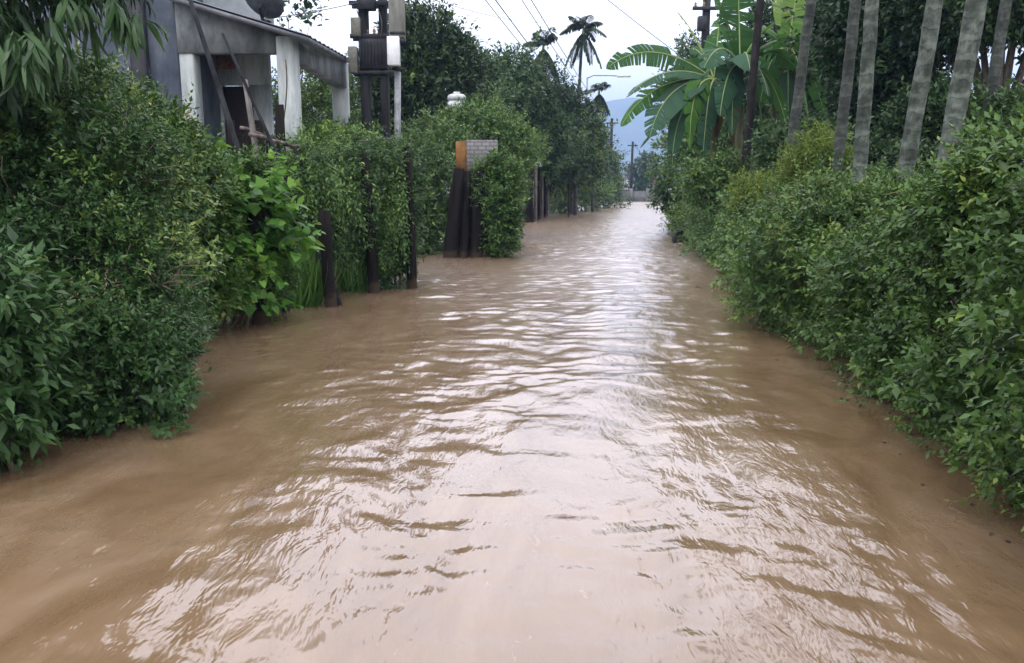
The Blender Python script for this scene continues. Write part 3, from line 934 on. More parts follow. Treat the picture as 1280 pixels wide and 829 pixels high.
# ---- trees and undergrowth behind the right hedge
DG = 'dark trees behind the areca palms'
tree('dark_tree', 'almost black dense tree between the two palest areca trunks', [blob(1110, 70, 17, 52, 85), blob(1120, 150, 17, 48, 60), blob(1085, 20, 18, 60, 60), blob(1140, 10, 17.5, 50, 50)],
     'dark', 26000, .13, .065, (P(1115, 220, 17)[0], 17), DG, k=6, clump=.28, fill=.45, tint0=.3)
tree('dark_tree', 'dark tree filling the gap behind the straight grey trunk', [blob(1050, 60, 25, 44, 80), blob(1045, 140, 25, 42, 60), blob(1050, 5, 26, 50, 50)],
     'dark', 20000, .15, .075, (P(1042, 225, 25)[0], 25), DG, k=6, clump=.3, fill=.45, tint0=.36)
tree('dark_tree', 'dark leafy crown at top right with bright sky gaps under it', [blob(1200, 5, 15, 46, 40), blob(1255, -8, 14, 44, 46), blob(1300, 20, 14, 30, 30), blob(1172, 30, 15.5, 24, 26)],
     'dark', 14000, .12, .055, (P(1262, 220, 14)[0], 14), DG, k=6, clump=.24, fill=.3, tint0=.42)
tree('young_tree', 'mid green young tree under the sky gap at right', [blob(1195, 150, 14, 50, 26), blob(1255, 165, 13, 40, 26), blob(1160, 165, 14, 36, 30)],
     'mid', 13000, .11, .05, (P(1210, 225, 14)[0], 14), None, k=6, clump=.22, fill=.3, tint0=.42, r=.07)
tree('young_tree', 'leafy tree behind the right hand banana plant', [blob(985, 110, 31, 44, 60), blob(1000, 40, 32, 40, 50), blob(960, 160, 30, 40, 50)],
     'mid', 16000, .16, .08, (P(980, 230, 31)[0], 31), None, k=6, clump=.35, fill=.4, tint0=.3, r=.1)
shrub('undergrowth_shrub', 'shady undergrowth between the slender trunk and the pale banded trunk', 'shrub',
      [blob(1005, 195, 15.5, 45, 34), blob(1080, 222, 14, 46, 32), blob(1150, 228, 12, 44, 28), blob(1210, 222, 12, 44, 24)], 'mid', 18000, .10, .05, clump=.2, fill=.35, tint0=.38)
shrub('leafy_shrub', 'round leafy bush below the leftmost banana plant near the water', 'shrub',
      [blob(845, 210, 29, 25, 38), blob(868, 200, 27, 28, 44), blob(838, 240, 30, 20, 24), blob(912, 205, 27, 40, 46), blob(960, 190, 27, 44, 56)], 'hedge_far', 18000, .12, .06, clump=.26, fill=.35, tint0=.36)
tree('leaning_tree', 'tall far tree half hidden behind the leftmost banana leaves', [blob(850, 130, 40, 22, 40), blob(870, 90, 41, 22, 40), blob(880, 150, 38, 24, 40)],
     'mid', 7000, .22, .10, (P(860, 230, 40)[0], 40), None, k=6, clump=.4, fill=.3, tint0=.4, r=.12)

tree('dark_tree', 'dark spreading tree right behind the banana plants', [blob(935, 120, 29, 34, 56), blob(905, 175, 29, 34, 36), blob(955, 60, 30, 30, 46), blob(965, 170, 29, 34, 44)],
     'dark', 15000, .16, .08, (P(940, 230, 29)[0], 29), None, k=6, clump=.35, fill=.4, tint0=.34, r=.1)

# ---- left: bushes by the water
shrub('broadleaf_shrub', 'near shrub with big leaves at the lower left corner by the water', 'shrub',
      [blob(-10, 395, 4.6, 44, 62), blob(-10, 460, 4.7, 58, 70), blob(-75, 420, 4.7, 80, 130), blob(22, 505, 4.8, 40, 34), blob(-40, 520, 4.8, 60, 36)], 'bush', 7500, .090, .038,
      k=6, slen=.16, clump=.13, fill=.2, spread=.95, droop=.3, tint0=.38, kind='simple')
shrub('dense_bush', 'biggest dense small-leaved bush spilling into the water on the left', 'bush',
      [blob(60, 200, 7.2, 100, 85), blob(112, 272, 6.8, 90, 96), blob(60, 330, 6.4, 110, 120), blob(125, 380, 6.2, 82, 96), blob(100, 440, 5.9, 95, 80), blob(168, 450, 6.0, 55, 52),
       blob(130, 490, 5.7, 75, 38), blob(20, 440, 5.8, 90, 100), blob(190, 400, 6.6, 26, 42), blob(-60, 300, 6.6, 120, 180), blob(-40, 150, 7.4, 110, 80), blob(180, 490, 5.9, 40, 26)],
      'bush', 130000, .050, .025, k=7, slen=.11, clump=.17, per=22, fill=.12, rough=.2, spread=1.05, tint0=.46, tvar=.18, facing=[.5, -.8, .3])
shrub('speckled_shrub', 'yellowish speckled shrub on top of the big bush in front of the grey wall', 'shrub',
      [blob(145, 156, 9.2, 70, 38), blob(195, 204, 8.9, 52, 40), blob(95, 136, 9.4, 52, 36), blob(238, 234, 8.9, 28, 30), blob(195, 258, 8.5, 50, 40)],
      'varie', 24000, .07, .033, k=6, clump=.14, fill=.25, tint0=.45, tvar=.2)
shrub('leafy_vine', 'bright heart-leaved climber beside the old fence posts', 'climber',
      [blob(285, 265, 10.2, 46, 46), blob(320, 300, 10.2, 36, 42), blob(258, 330, 9.6, 42, 60), blob(305, 350, 9.9, 44, 40), blob(340, 285, 10.3, 20, 26), blob(250, 280, 9.7, 36, 50)],
      'yam', 3400, .12, .095, kind='heart', k=4, slen=.20, clump=.2, fill=.15, spread=1.1, droop=.4, tint0=.30, tvar=.26, rough=.28, per=7)

shrub('leafy_shrub', 'yellow green small-leaved shrub between the biggest bush and the climber', 'shrub',
      [blob(240, 240, 9.3, 34, 44), blob(232, 300, 9.1, 34, 50), blob(250, 350, 9.2, 36, 40), blob(290, 230, 10.8, 40, 24), blob(330, 345, 10.4, 30, 44)], 'varie', 14000, .075, .04, k=6, clump=.16, fill=.3, tint0=.32, tvar=.16)

bb = [o_ for o_ in COL.objects if o_.parent is None and o_.get('label', '').startswith('biggest dense')][0]
th = Thing.__new__(Thing); th.o = bb; th.base = np.array(bb.location)
bl = np.array([blob(140, 250, 6.8, 85, 90), blob(170, 380, 6.2, 60, 80), blob(60, 330, 6.3, 90, 100), blob(100, 200, 7.2, 80, 70)])
fb = [.5, -.8, .4]
th.part('young_growth', foliage(bl, 5000, .05, .024, k=7, clump=.16, per=9, fill=0, rough=.2, tint0=.62, tvar=.2, facing=fb, stray=.4), M['vine'])
mb = MB()
for q in range(70):
    l = bl[rng.integers(len(bl))]
    d = nrm(np.array([.6 + .5 * rng.normal(), -.6, .35 + .4 * rng.normal()]))
    b = l[:3] + d * l[3:] * .75; Ls = rng.uniform(.2, .5)
    k_ = b + d * Ls * .5 + rng.normal(size=3) * .04
    mb.tube(np.array([b, k_, k_ + nrm(d + rng.normal(size=3) * .5) * Ls * .5]), [.006, .004, .002], 4)
th.part('bare_sprays', mb, M['deadtwig'])

# grassy clumps at the water's edge
def grass_clump(label, c, rad, n, hgt_, Y=None):
    mb = MB()
    a = rng.uniform(0, 6.28, n); r_ = rad * np.sqrt(rng.random(n))
    pos = np.stack([c[0] + np.cos(a) * r_, c[1] + np.sin(a) * r_, np.full(n, -.05)], 1)
    d = np.stack([rng.normal(size=n) * .35, rng.normal(size=n) * .35, np.ones(n)], 1)
    up = nrm(np.stack([d[:, 0] + rng.normal(size=n) * .3, d[:, 1] + rng.normal(size=n) * .3, np.zeros(n)], 1))
    Ls = hgt_ * rng.uniform(.5, 1.15, n)
    tv = np.array([[0, .5, 0], [0, -.5, 0], [.45, .45, .02], [.45, -.45, .02], [.8, .25, -.08], [.8, -.25, -.08], [1, 0, -.2]])
    mb.inst(tv, [(0, 1, 3, 2), (2, 3, 5, 4), (4, 5, 6)], frames(d, up, Ls, np.full(n, .022)), pos, rng.random(n))
    single('grass_clump', label, 'grass', mb, M['grass'], (c[0], c[1], 0))

grass_clump('bright grass clump between the heart-leaved climber and the black post', G(372, 380), .36, 1000, .8)
grass_clump('grass clump at water level just right of the black post', G(440, 362), .36, 900, .85)

# tangled vine on the fence
shrub('vine_tangle', 'grey green vine tangle hanging over the fence in front of the porch columns', 'vine',
      [blob(395, 225, 12.6, 42, 38), blob(425, 262, 12.8, 30, 60), blob(372, 250, 12.6, 32, 50), blob(445, 210, 13.6, 40, 24), blob(400, 212, 13.4, 46, 20)],
      'vine', 26000, .065, .022, k=7, clump=.15, fill=.35, tint0=.27, droop=.45, stray=.3, rough=.28)
shrub('vine_tangle', 'dark leafy vine wall at the fence corner by the water', 'vine',
      [blob(478, 240, 14.2, 34, 48), blob(500, 290, 14.2, 18, 54), blob(470, 310, 13.8, 26, 44), blob(450, 270, 13.8, 26, 60), blob(500, 225, 14.5, 18, 40)],
      'vine', 24000, .07, .036, k=6, clump=.15, fill=.4, tint0=.24, droop=.3, rough=.26)

def hang(thing, lobes, n, L, W, mat, drop):
    lobes = np.asarray(lobes)
    li = rng.integers(len(lobes), size=n)
    p = lobes[li, :3] + np.stack([rng.uniform(-1, 1, n) * lobes[li, 3], -lobes[li, 4] * rng.uniform(.8, 1.1, n), rng.uniform(-.2, .9, n) * lobes[li, 5]], 1)
    mb = MB()
    sprigs(mb, p, np.stack([rng.normal(size=n) * .25, -.25 + rng.normal(size=n) * .15, -np.ones(n)], 1), np.clip(.5 + .25 * rng.normal(size=n), 0, 1), 11, drop, L, W, 'simple', 1.1, .3)
    thing.part('hanging_strand', mb, M[mat])

for nm_, lb_ in (('grey green vine tangle', [blob(395, 225, 12.4, 42, 38), blob(430, 240, 12.6, 30, 50)]), ('dark leafy vine wall', [blob(478, 230, 13.9, 34, 40), blob(495, 270, 13.8, 20, 50)])):
    for ob in list(COL.objects):
        if ob.parent is None and ob.get('label', '').startswith(nm_):
            th = Thing.__new__(Thing); th.o = ob; th.base = np.array(ob.location)
            hang(th, lb_, 130, .07, .030, 'vine', .75)

# drooping-leaved tree at the top left
lob = [blob(-5, -12, 6.2, 52, 34), blob(58, -66, 6.2, 56, 30), blob(-80, 40, 6.0, 76, 70), blob(30, -125, 6.3, 100, 60)]
tr = Thing('drooping_tree', 'dark tree with long drooping leaves overhanging the top left corner', 'tree', (-5.0, 6.3, .1))
mb = foliage(lob, 6500, .14, .026, kind='long', k=9, slen=.18, clump=.2, fill=.3, up=-.5, spread=.75, droop=1.0, tint0=.42)
pt = np.array([P(30, 40, 5.7), P(55, 45, 5.9), P(20, 60, 5.6), P(70, 42, 5.8), P(5, 45, 5.6), P(140, 0, 6.0), P(160, 5, 6.1), P(105, 5, 6.1)])
sprigs(mb, np.repeat(pt, 5, 0) + rng.normal(size=(40, 3)) * .05, np.array([.15, -.1, -.9]) + rng.normal(size=(40, 3)) * .4, np.full(40, .62), 8, .12, .24, .032, 'long', .7, .9)
tr.part('crown', mb, M['dark'])
mb = MB().tube(np.array([[-5.0, 6.3, -.4], [-4.95, 6.3, 1.2], [-4.7, 6.25, 2.6], [-4.4, 6.2, 3.6]]), [.16, .14, .11, .06], 9)
for l in lob:
    a = np.array([-4.75, 6.26, 2.3]); b = np.array(l[:3]); s = np.linspace(0, 1, 6)[:, None]
    mb.tube(a * (1 - s) + b * s + np.array([0, 0, .25]) * np.sin(s * 3.1), np.linspace(.06, .015, 6), 6)
tr.part('trunk', mb, M['bark'], True)

# small sprig standing out of the water
c = G(226, 543)
mb = MB()
mb.tube(np.array([c + [0, 0, -.2], c + [.0, 0, .03], c + [.01, 0, .07]]), .004, 5)
sprigs(mb, np.repeat((c + [0, 0, .03])[None], 3, 0), np.array([[.3, 0, .8], [-.5, .2, .6], [.1, -.2, .9]]), np.array([.5, .45, .6]), 4, .05, .085, .03, 'simple', 1.2, .25)
single('leafy_sprig', 'small green sprig poking out of the open water near the left bank', 'sprig', mb, M['bush'], tuple(c))

# ---- old wooden fence on the left bank
f0 = G(412, 378)
wf = Thing('wooden_fence', 'broken dark wooden fence with leaning posts along the left bank', 'fence', (f0[0], f0[1], 0))
def post(p_top, p_bot, Y, r, mat='wetwood'):
    a = P(*p_bot, Y); b = P(*p_top, Y)
    d = (b - a) / max(b[2] - a[2], .01)
    a = a + d * (-.45 - a[2])
    s = np.linspace(0, 1, 7)[:, None]
    pts = a * (1 - s) + b * s + rng.normal(size=(7, 3)) * .008
    wf.part('post', MB().tube(pts, np.linspace(r * 1.08, r * .9, 7), 9, jit=.10), M[mat])
post((404, 262), (413, 377), 11.5, .085)
post((318, 250), (326, 396), 10.0, .10)
post((352, 215), (398, 372), 12.0, .055)
post((455, 192), (466, 350), 12.95, .085)
post((508, 185), (515, 350), 13.75, .085)
post((372, 185), (382, 330), 12.4, .06)
for a, b, r in ((P(300, 160, 12.3), P(345, 172, 12.6), .028), (P(312, 167, 12.0), P(378, 185, 12.9), .032), (P(300, 200, 11.8), P(400, 222, 13.0), .025), (P(448, 178, 14.5), P(474, 174, 14.9), .035)):
    s = np.linspace(0, 1, 6)[:, None]
    wf.part('rail', MB().tube(a * (1 - s) + b * s + rng.normal(size=(6, 3)) * .01, r, 7), M['oldwood'], True)
# rough boards hung behind the rails
for i, px in enumerate((288, 300, 312, 324, 336, 349)):
    a = P(px, 120 + 22 * math.sin(i * 2.1) + 30, 12.5 + .12 * i)
    wf.part('board', MB().box([a[0], a[1], a[2] / 2 - .15], (.11 + .03 * (i % 2), .03, a[2] + .3), .15, bev=.006), M['wetwood'])

# leaning sticks
def stick(label, pa, pb, Ya, Yb, r, mat):
    a = P(*pa, Ya); b = P(*pb, Yb)
    d = (b - a) / (b[2] - a[2]); foot = b + d * (-.3 - b[2])
    s = np.linspace(0, 1, 9)[:, None]
    pts = foot * (1 - s) + a * s + np.sin(s * 3.1) * np.array([.03, 0, 0])
    single('leaning_pole', label, 'pole', MB().tube(pts, np.linspace(r * 1.2, r * .7, 9), 8), M[mat], tuple(foot), True)
stick('long dark pole leaning from the roof edge down across the porch', (236, -5), (288, 165), 12.2, 11.6, .045, 'darkpole')
stick('shorter grey pole leaning inside the porch opening', (278, 42), (316, 130), 12.4, 12.2, .030, 'darkpole')
stick('thick pale broken pole upright among the fence boards', (306, 100), (318, 190), 12.3, 12.2, .055, 'bamboo')
s = np.linspace(0, 1, 8)[:, None]
a, m_, b = P(357, 75, 13.6), P(362, 110, 13.4), P(352, 168, 13.2)
mb = MB().tube(a * (1 - s) ** 2 + 2 * m_ * s * (1 - s) + b * s * s, .012, 5)
mb.tube(np.array([b, b + np.array([.02, 0, -b[2] - .2])]), .012, 5)
single('bent_twig', 'thin bare twig bending in front of the porch corner column', 'twig', mb, M['twig'], (b[0], b[1], 0))

# ---- house
YF = 15.0
gz = .2
hx0 = P(100, 100, YF - .3)[0]
house = Thing('house', 'grey plastered house with white columned porch and sloping roof', 'house', (P(240, 100, YF)[0], YF, gz))
lint = P(290, 66, YF)[2]
xl, xc0, xc1 = P(222, 66, YF)[0], P(345, 66, YF)[0], P(367, 66, YF)[0]
xm = P(240, 66, YF)[0]
A = P(205, -8, YF - .45); Bp = P(386, 47, YF - .45); Cp = P(438, 76, 20.6); Dp = A + (Cp - Bp)
nrmv = np.cross(Bp - A, Dp - A); nrmv /= np.linalg.norm(nrmv)
if nrmv[2] < 0: nrmv = -nrmv
def roof_z(x, y):
    return A[2] - (nrmv[0] * (x - A[0]) + nrmv[1] * (y - A[1])) / nrmv[2]
# left wall, bay in front
wl = xl - 5.5
house.part('wall', MB().box(((wl + xl) / 2, YF + 1.2, (gz + 6.2) / 2 - .1), (xl - wl, 2.4, 6.2 - gz + .2), bev=.02), M['wall'])
house.part('drain_pipe', MB().box((P(172, 80, YF - .2)[0], YF - .10, 2.9), (.30, .16, 5.8), bev=.03), M['darkmetal'])
# white column beside the wall
colw = xm - xl
house.part('column', MB().box(((xl + xm) / 2 + .003, YF + .20, (gz + lint) / 2 - .1), (colw, .34, lint - gz + .2 - .004), bev=.015), M['white'])
# corner column, far column
house.part('column', MB().box(((xc0 + xc1) / 2, YF + .20, (gz + roof_z(xc1, YF + .4)) / 2 - .05), (xc1 - xc0, .40, roof_z(xc1, YF + .4) - gz - .02), bev=.02), M['white'])
yf2 = 20.0
x2a, x2b = P(414, 95, yf2)[0], P(432, 95, yf2)[0]
house.part('column', MB().box(((x2a + x2b) / 2, yf2 + .2, (gz + roof_z(x2b, yf2)) / 2 - .05), (x2b - x2a, .40, roof_z(x2b, yf2) - gz - .02), bev=.02), M['white'])
# beams
zt0, zt1 = roof_z(xl, YF + .02) - .01, roof_z(xc0, YF + .02) - .01
house.part('beam', MB().prism([(xl + .002, YF, lint), (xc0 - .002, YF, lint), (xc0 - .002, YF, zt1), (xl + .002, YF, zt0)], (0, .25, 0)), M['beam'])
lint2 = P(395, 96, 18)[2]
ya, yb = YF + .41, yf2 - .003
xs_ = xc1 - .32
house.part('beam', MB().prism([(xs_, ya, lint2), (xs_, yb, lint2), (xs_, yb, roof_z(xs_ + .25, yb) - .02), (xs_, ya, roof_z(xs_ + .25, ya) - .02)], (.25, 0, 0)), M['beam'])
# back wall with two door openings (built round the openings)
YB = 17.0
def bx(part, x0, x1, z0, z1, y0, y1, mat, **kw):
    return house.part(part, MB().box(((x0 + x1) / 2, (y0 + y1) / 2, (z0 + z1) / 2), (x1 - x0, y1 - y0, z1 - z0), **kw), M[mat])
d1a, d1b = P(239, 110, YB)[0], P(263, 110, YB)[0]
d2a, d2b = P(277, 115, YB)[0], P(312, 115, YB)[0]
dt = P(250, 106, YB)[2]
xr = P(336, 100, YB)[0]
ztop = roof_z(xr, YB) - .02
for x0, x1 in ((xl - .3, d1a), (d1b, d2a), (d2b, xr)):
    bx('back_wall', x0, x1, gz - .1, dt, YB, YB + .2, 'white')
bx('back_wall', xl - .3, xr, dt + .001, ztop, YB, YB + .2, 'white')
bx('door', d1a + .01, d1b - .01, gz, dt - .02, YB + .08, YB + .13, 'door', bev=.004)
bx('door', d2a + .01, d2b - .01, gz, dt - .02, YB + .08, YB + .13, 'door', bev=.004)
v0, v1 = P(240, 80, YB - .1), P(292, 68, YB - .1)
bx('vent_panel', v0[0], v1[0], P(240, 86, YB - .1)[2], P(240, 66, YB - .1)[2], YB - .06, YB - .003, 'rust')
bx('porch_floor', xl, xc1 + .1, gz - .2, gz + .45, YF + .02, YB - .002, 'wall')
# roof slab with corrugated edge
mb = MB()
ncor = 44
tt_ = np.linspace(0, 1, ncor)
V = []
for q in (0, 1):
    for t_ in tt_:
        p_ = A + (Dp - A) * t_ if q == 0 else Bp + (Cp - Bp) * t_
        V.append(p_ + nrmv * (.03 + .018 * math.sin(t_ * ncor * 1.6)))
V = np.array(V).reshape(2, ncor, 3)
add_grid(mb, np.concatenate([V, ]), 2, ncor)
mb.prism([A, Bp, Cp, Dp], -nrmv * .07)
rf = house.part('roof', mb, M['roof'])
# upper storey wall set back behind the eaves
ux = P(316, 10, YF + 1.0)[0]
house.part('upper_wall', MB().box(((wl + ux) / 2, YF + 1.9, 6.2), (ux - wl, 1.0, 3.6), bev=.02), M['upper'])

# satellite dish on the roof edge
dc = P(327, 4, YF - .1)
dish = Thing('satellite_dish', 'round grey satellite dish standing on the porch roof', 'satellite dish', (dc[0], dc[1] + .1, roof_z(dc[0], dc[1]) + .05))
R_ = .36
prof = [(0.001, 0), (.12, .008), (.24, .035), (R_, .085), (R_ + .012, .088), (R_, .078), (.24, .028), (.12, 0), (.001, -.008)]
ax = np.array([.22, .62, .66])
dish.part('bowl', MB().lathe(prof, 28, dc, ax), M['dishgrey'], True)
axn = ax / np.linalg.norm(ax)
dish.part('arm', MB().tube(np.array([dc + [0, -.02, -.3], dc + axn * .25 + [0, 0, -.2], dc + axn * .42]), .012, 6).tube(np.array([dc + axn * .42, dc + axn * .34]), .03, 8), M['darkmetal'], True)
dish.part('mast', MB().tube(np.array([dc - axn * .03, dc - axn * .10 + [0, 0, -.05], [dc[0], dc[1] + .12, roof_z(dc[0], dc[1]) - .0]]), .028, 8).box((dc[0], dc[1] + .12, roof_z(dc[0], dc[1]) + .07), (.2, .14, .03)), M['darkmetal'])

# ---- transformer on twin poles
YT = 20.0
tp = Thing('pole_transformer', 'dark transformer and switchgear mounted on twin poles behind the fence', 'transformer', (P(467, 180, YT)[0], YT, .1))
kx = YT / F
for px, w in ((457, .30), (481, .26)):
    x = P(px, 100, YT)[0]
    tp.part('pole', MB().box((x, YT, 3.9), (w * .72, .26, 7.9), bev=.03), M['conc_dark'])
xa, xb = P(441, 80, YT)[0], P(500, 80, YT)[0]
for py, h in ((6, .10), (47, .10), (92, .08), (175, .12)):
    z = P(460, py, YT)[2]
    for yo in (-.18, .18):
        tp.part('crossarm', MB().box(((xa + xb) / 2 - .06, YT + yo, z), (xb - xa + (-.1 if py != 175 else -.5), .07, h), bev=.008), M['darkmetal'])
z0, z1 = P(0, 88, YT)[2], P(0, 50, YT)[2]
tk = tp.part('tank', MB().box((P(468, 70, YT)[0], YT - .06, (z0 + z1) / 2), (.66, .36, z1 - z0), bev=.03), M['darkmetal'])
for i in range(8):
    tp.part('cooling_fin', MB().box((P(468, 70, YT)[0] - .27 + i * .077, YT - .26, (z0 + z1) / 2), (.014, .06, (z1 - z0) * .8)), M['darkmetal'], parent=tk)
for i, px in enumerate((459, 468, 477)):
    c = P(px, 47, YT - .08)
    tp.part('bushing', MB().lathe([(.03, 0), (.05, .02), (.03, .05), (.05, .08), (.028, .11), (.045, .14), (.02, .2), (.002, .21)], 10, c), M['porcelain'], True)
for px0, px1, py0, py1, mt in ((440, 451, 23, 46, 'cream'), (437, 447, 59, 92, 'cream'), (447, 469, -3, 13, 'darkmetal'), (452, 474, 186, 200, 'rust')):
    a = P(px0, py1, YT - .2); b = P(px1, py0, YT - .2)
    bxp = tp.part('switch_box', MB().box(((a[0] + b[0]) / 2, YT - .2, (a[2] + b[2]) / 2), (b[0] - a[0], .26, b[2] - a[2]), bev=.015), M[mt])
for px in (446, 473, 489):
    a = P(px, 13, YT - .25); b = P(px + 3, 47, YT - .25)
    s_ = np.linspace(0, 1, 8)[:, None]
    tp.part('lead', MB().tube(a * (1 - s_) + b * s_ + np.sin(s_ * 3.14) * np.array([.06, -.05, 0]), .014, 5), M['wire'])
# concrete utility pole with white meter box
up_ = Thing('utility_pole', 'pale concrete utility pole with a white meter box, right of the transformer', 'utility pole', (P(496, 180, 19)[0], 19.2, .1))
up_.part('pole', MB().tube(np.array([P(497, 250, 19.2), P(497, 90, 19.2)]), [.075, .075], 12), M['metal'], True)
a, b = P(487, 48, 19.2), P(503, -80, 19.2)
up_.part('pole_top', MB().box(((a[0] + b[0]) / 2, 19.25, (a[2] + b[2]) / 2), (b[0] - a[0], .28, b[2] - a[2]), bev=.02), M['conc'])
a, b = P(485, 82, 18.98), P(499, 46, 18.98)
mbx = up_.part('meter_box', MB().box(((a[0] + b[0]) / 2, 19.0, (a[2] + b[2]) / 2), (b[0] - a[0], .22, b[2] - a[2]), bev=.012), M['whitebox'])
up_.part('bracket', MB().box(((a[0] + b[0]) / 2 + .08, 19.13, b[2] + .1), (.34, .06, .06)).box(((a[0] + b[0]) / 2 + .08, 19.13, a[2] - .05), (.30, .06, .05)), M['darkmetal'])
up_.part('clamp', MB().lathe([(.08, -.04), (.1, -.04), (.1, .04), (.08, .04)], 12, P(502, 52, 19.15)), M['darkmetal'])

# ---- bushes & trees on the left, middle distance
shrub('leafy_shrub', 'green bushes beneath the porch columns, seen through the side opening', 'shrub', [blob(395, 140, 23, 42, 48), blob(350, 150, 22, 50, 40), blob(420, 175, 20.5, 36, 26)], 'hedge_far', 12000, .12, .06, clump=.25, fill=.4, tint0=.5)
shrub('leafy_shrub', 'bushes at the foot of the far porch column', 'shrub', [blob(395, 190, 15.0, 34, 20), blob(430, 188, 15.5, 30, 22), blob(455, 205, 15.6, 34, 24)], 'vine', 11000, .08, .04, clump=.16, fill=.4, tint0=.62)
tr = tree('roof_side_tree', 'thin branches with sparse leaves beside the satellite dish', [blob(365, 28, 22, 22, 16), blob(380, 38, 22, 12, 8), blob(352, 18, 22, 10, 14)], 'dark', 170, .20, .11,
     (P(362, 200, 22)[0], 22), None, k=4, clump=.3, fill=0, tint0=.5, r=.05, per=3)
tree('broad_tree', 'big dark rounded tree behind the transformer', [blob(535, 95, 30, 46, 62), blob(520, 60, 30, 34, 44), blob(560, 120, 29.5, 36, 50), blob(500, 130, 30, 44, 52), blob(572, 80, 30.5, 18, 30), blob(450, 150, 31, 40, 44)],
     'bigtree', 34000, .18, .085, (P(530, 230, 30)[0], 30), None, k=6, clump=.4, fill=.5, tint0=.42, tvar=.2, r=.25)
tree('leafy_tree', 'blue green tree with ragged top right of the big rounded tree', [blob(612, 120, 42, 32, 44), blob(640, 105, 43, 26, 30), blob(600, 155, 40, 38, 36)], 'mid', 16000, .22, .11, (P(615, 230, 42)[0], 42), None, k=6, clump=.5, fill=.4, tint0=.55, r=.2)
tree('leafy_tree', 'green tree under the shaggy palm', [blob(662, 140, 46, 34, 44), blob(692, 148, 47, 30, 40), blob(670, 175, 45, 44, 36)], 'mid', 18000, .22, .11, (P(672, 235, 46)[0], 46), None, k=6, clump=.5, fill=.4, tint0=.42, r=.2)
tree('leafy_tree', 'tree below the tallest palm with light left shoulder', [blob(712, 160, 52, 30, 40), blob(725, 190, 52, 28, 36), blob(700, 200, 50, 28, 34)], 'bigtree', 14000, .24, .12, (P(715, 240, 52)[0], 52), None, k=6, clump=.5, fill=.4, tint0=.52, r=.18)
shrub('garden_bush', 'garden bushes in front of the big rounded tree behind the fence gap', 'bush', [blob(545, 190, 24, 40, 30), blob(515, 205, 23, 34, 30), blob(590, 165, 26, 36, 28), blob(540, 240, 22, 26, 50), blob(530, 285, 21, 22, 36)], 'hedge_far', 24000, .12, .055, clump=.28, fill=.45, tint0=.45)
shrub('garden_bush', 'yellow green bush behind the block pillar', 'bush', [blob(638, 178, 26, 30, 18), blob(658, 186, 28, 20, 12), blob(610, 155, 27, 22, 22), blob(642, 215, 27, 10, 30)], 'vine', 12000, .12, .05, clump=.28, fill=.4, tint0=.6)
shrub('leafy_vine', 'dark vine column covering the gate post right of the block pillar', 'climber', [blob(628, 222, 19.9, 17, 22), blob(628, 262, 19.8, 17, 40), blob(626, 296, 19.8, 15, 24), blob(612, 235, 19.9, 14, 24)], 'vine', 11000, .09, .045, clump=.18, fill=.6, tint0=.42)
shrub('verge_bush', 'bright round bush by the water beyond the tin-roofed shed', 'bush', [blob(725, 222, 58, 22, 20), blob(705, 235, 55, 16, 24), blob(738, 240, 60, 22, 20), blob(700, 250, 54, 16, 12), blob(690, 240, 53, 16, 24)], 'hedge_far', 8000, .18, .09, clump=.4, fill=.4, tint0=.5)
shrub('verge_bush', 'dark clipped bush at the water below the street lamp', 'bush', [blob(745, 205, 66, 20, 34), blob(758, 220, 68, 14, 34), blob(735, 190, 64, 20, 34), blob(720, 250, 58, 24, 12), blob(752, 246, 68, 18, 14)], 'bigtree', 9000, .22, .11, clump=.45, fill=.4, tint0=.46)
shrub('verge_bush', 'farthest hazy bush on the left verge', 'bush', [blob(770, 238, 82, 10, 14), blob(763, 225, 80, 10, 26)], 'mid', 3500, .25, .12, clump=.45, fill=.4, tint0=.6)

# ---- block pillar with orange side and wooden gate posts
yg = 20.2
x0, x1 = P(583, 190, yg)[0], P(622, 190, yg)[0]
ztp, zbt = P(583, 175, yg)[2], P(583, 214, yg)[2]
xo = P(569.5, 190, yg)[0]
pil = Thing('block_pillar', 'grey blockwork pillar with an orange painted side above the dark gate posts', 'pillar', ((x0 + x1) / 2, yg, 0))
pil.part('lower_pier', MB().box(((xo + x1) / 2, yg + .22, zbt / 2 - .2), (x1 - xo - .06, .34, zbt + .396), bev=.01), M['wetwood'])
pil.part('masonry', MB().box(((x0 + x1) / 2, yg + .2, (ztp + zbt) / 2), (x1 - x0, .4, ztp - zbt), bev=.008), M['block'])
pil.part('painted_side', MB().box(((xo + x0) / 2, yg + .21, (ztp + zbt) / 2 - .01), (x0 - xo - .004, .38, ztp - zbt - .05), bev=.006), M['orange'])
gp = Thing('gate_posts', 'dark weathered gate posts and slats standing in the flood below the block pillar', 'gate', (P(575, 320, 19.6)[0], 19.6, 0))
for (pt_, pb_, r, n_) in (((574, 210), (563, 327), .15, 'gate_post'), ((600, 212), (596, 318), .15, 'gate_post'), ((586, 214), (580, 318), .09, 'slat'), ((566, 230), (556, 325), .06, 'slat'), ((610, 215), (606, 318), .08, 'slat')):
    a, b = P(*pb_, 19.7), P(*pt_, 19.7)
    a = a + (b - a) * ((-.4 - a[2]) / (b[2] - a[2]))
    s = np.linspace(0, 1, 6)[:, None]
    gp.part(n_, MB().tube(a * (1 - s) + b * s + rng.normal(size=(6, 3)) * .012, np.linspace(r * 1.1, r * .9, 6), 8, jit=.06), M['wetwood'])

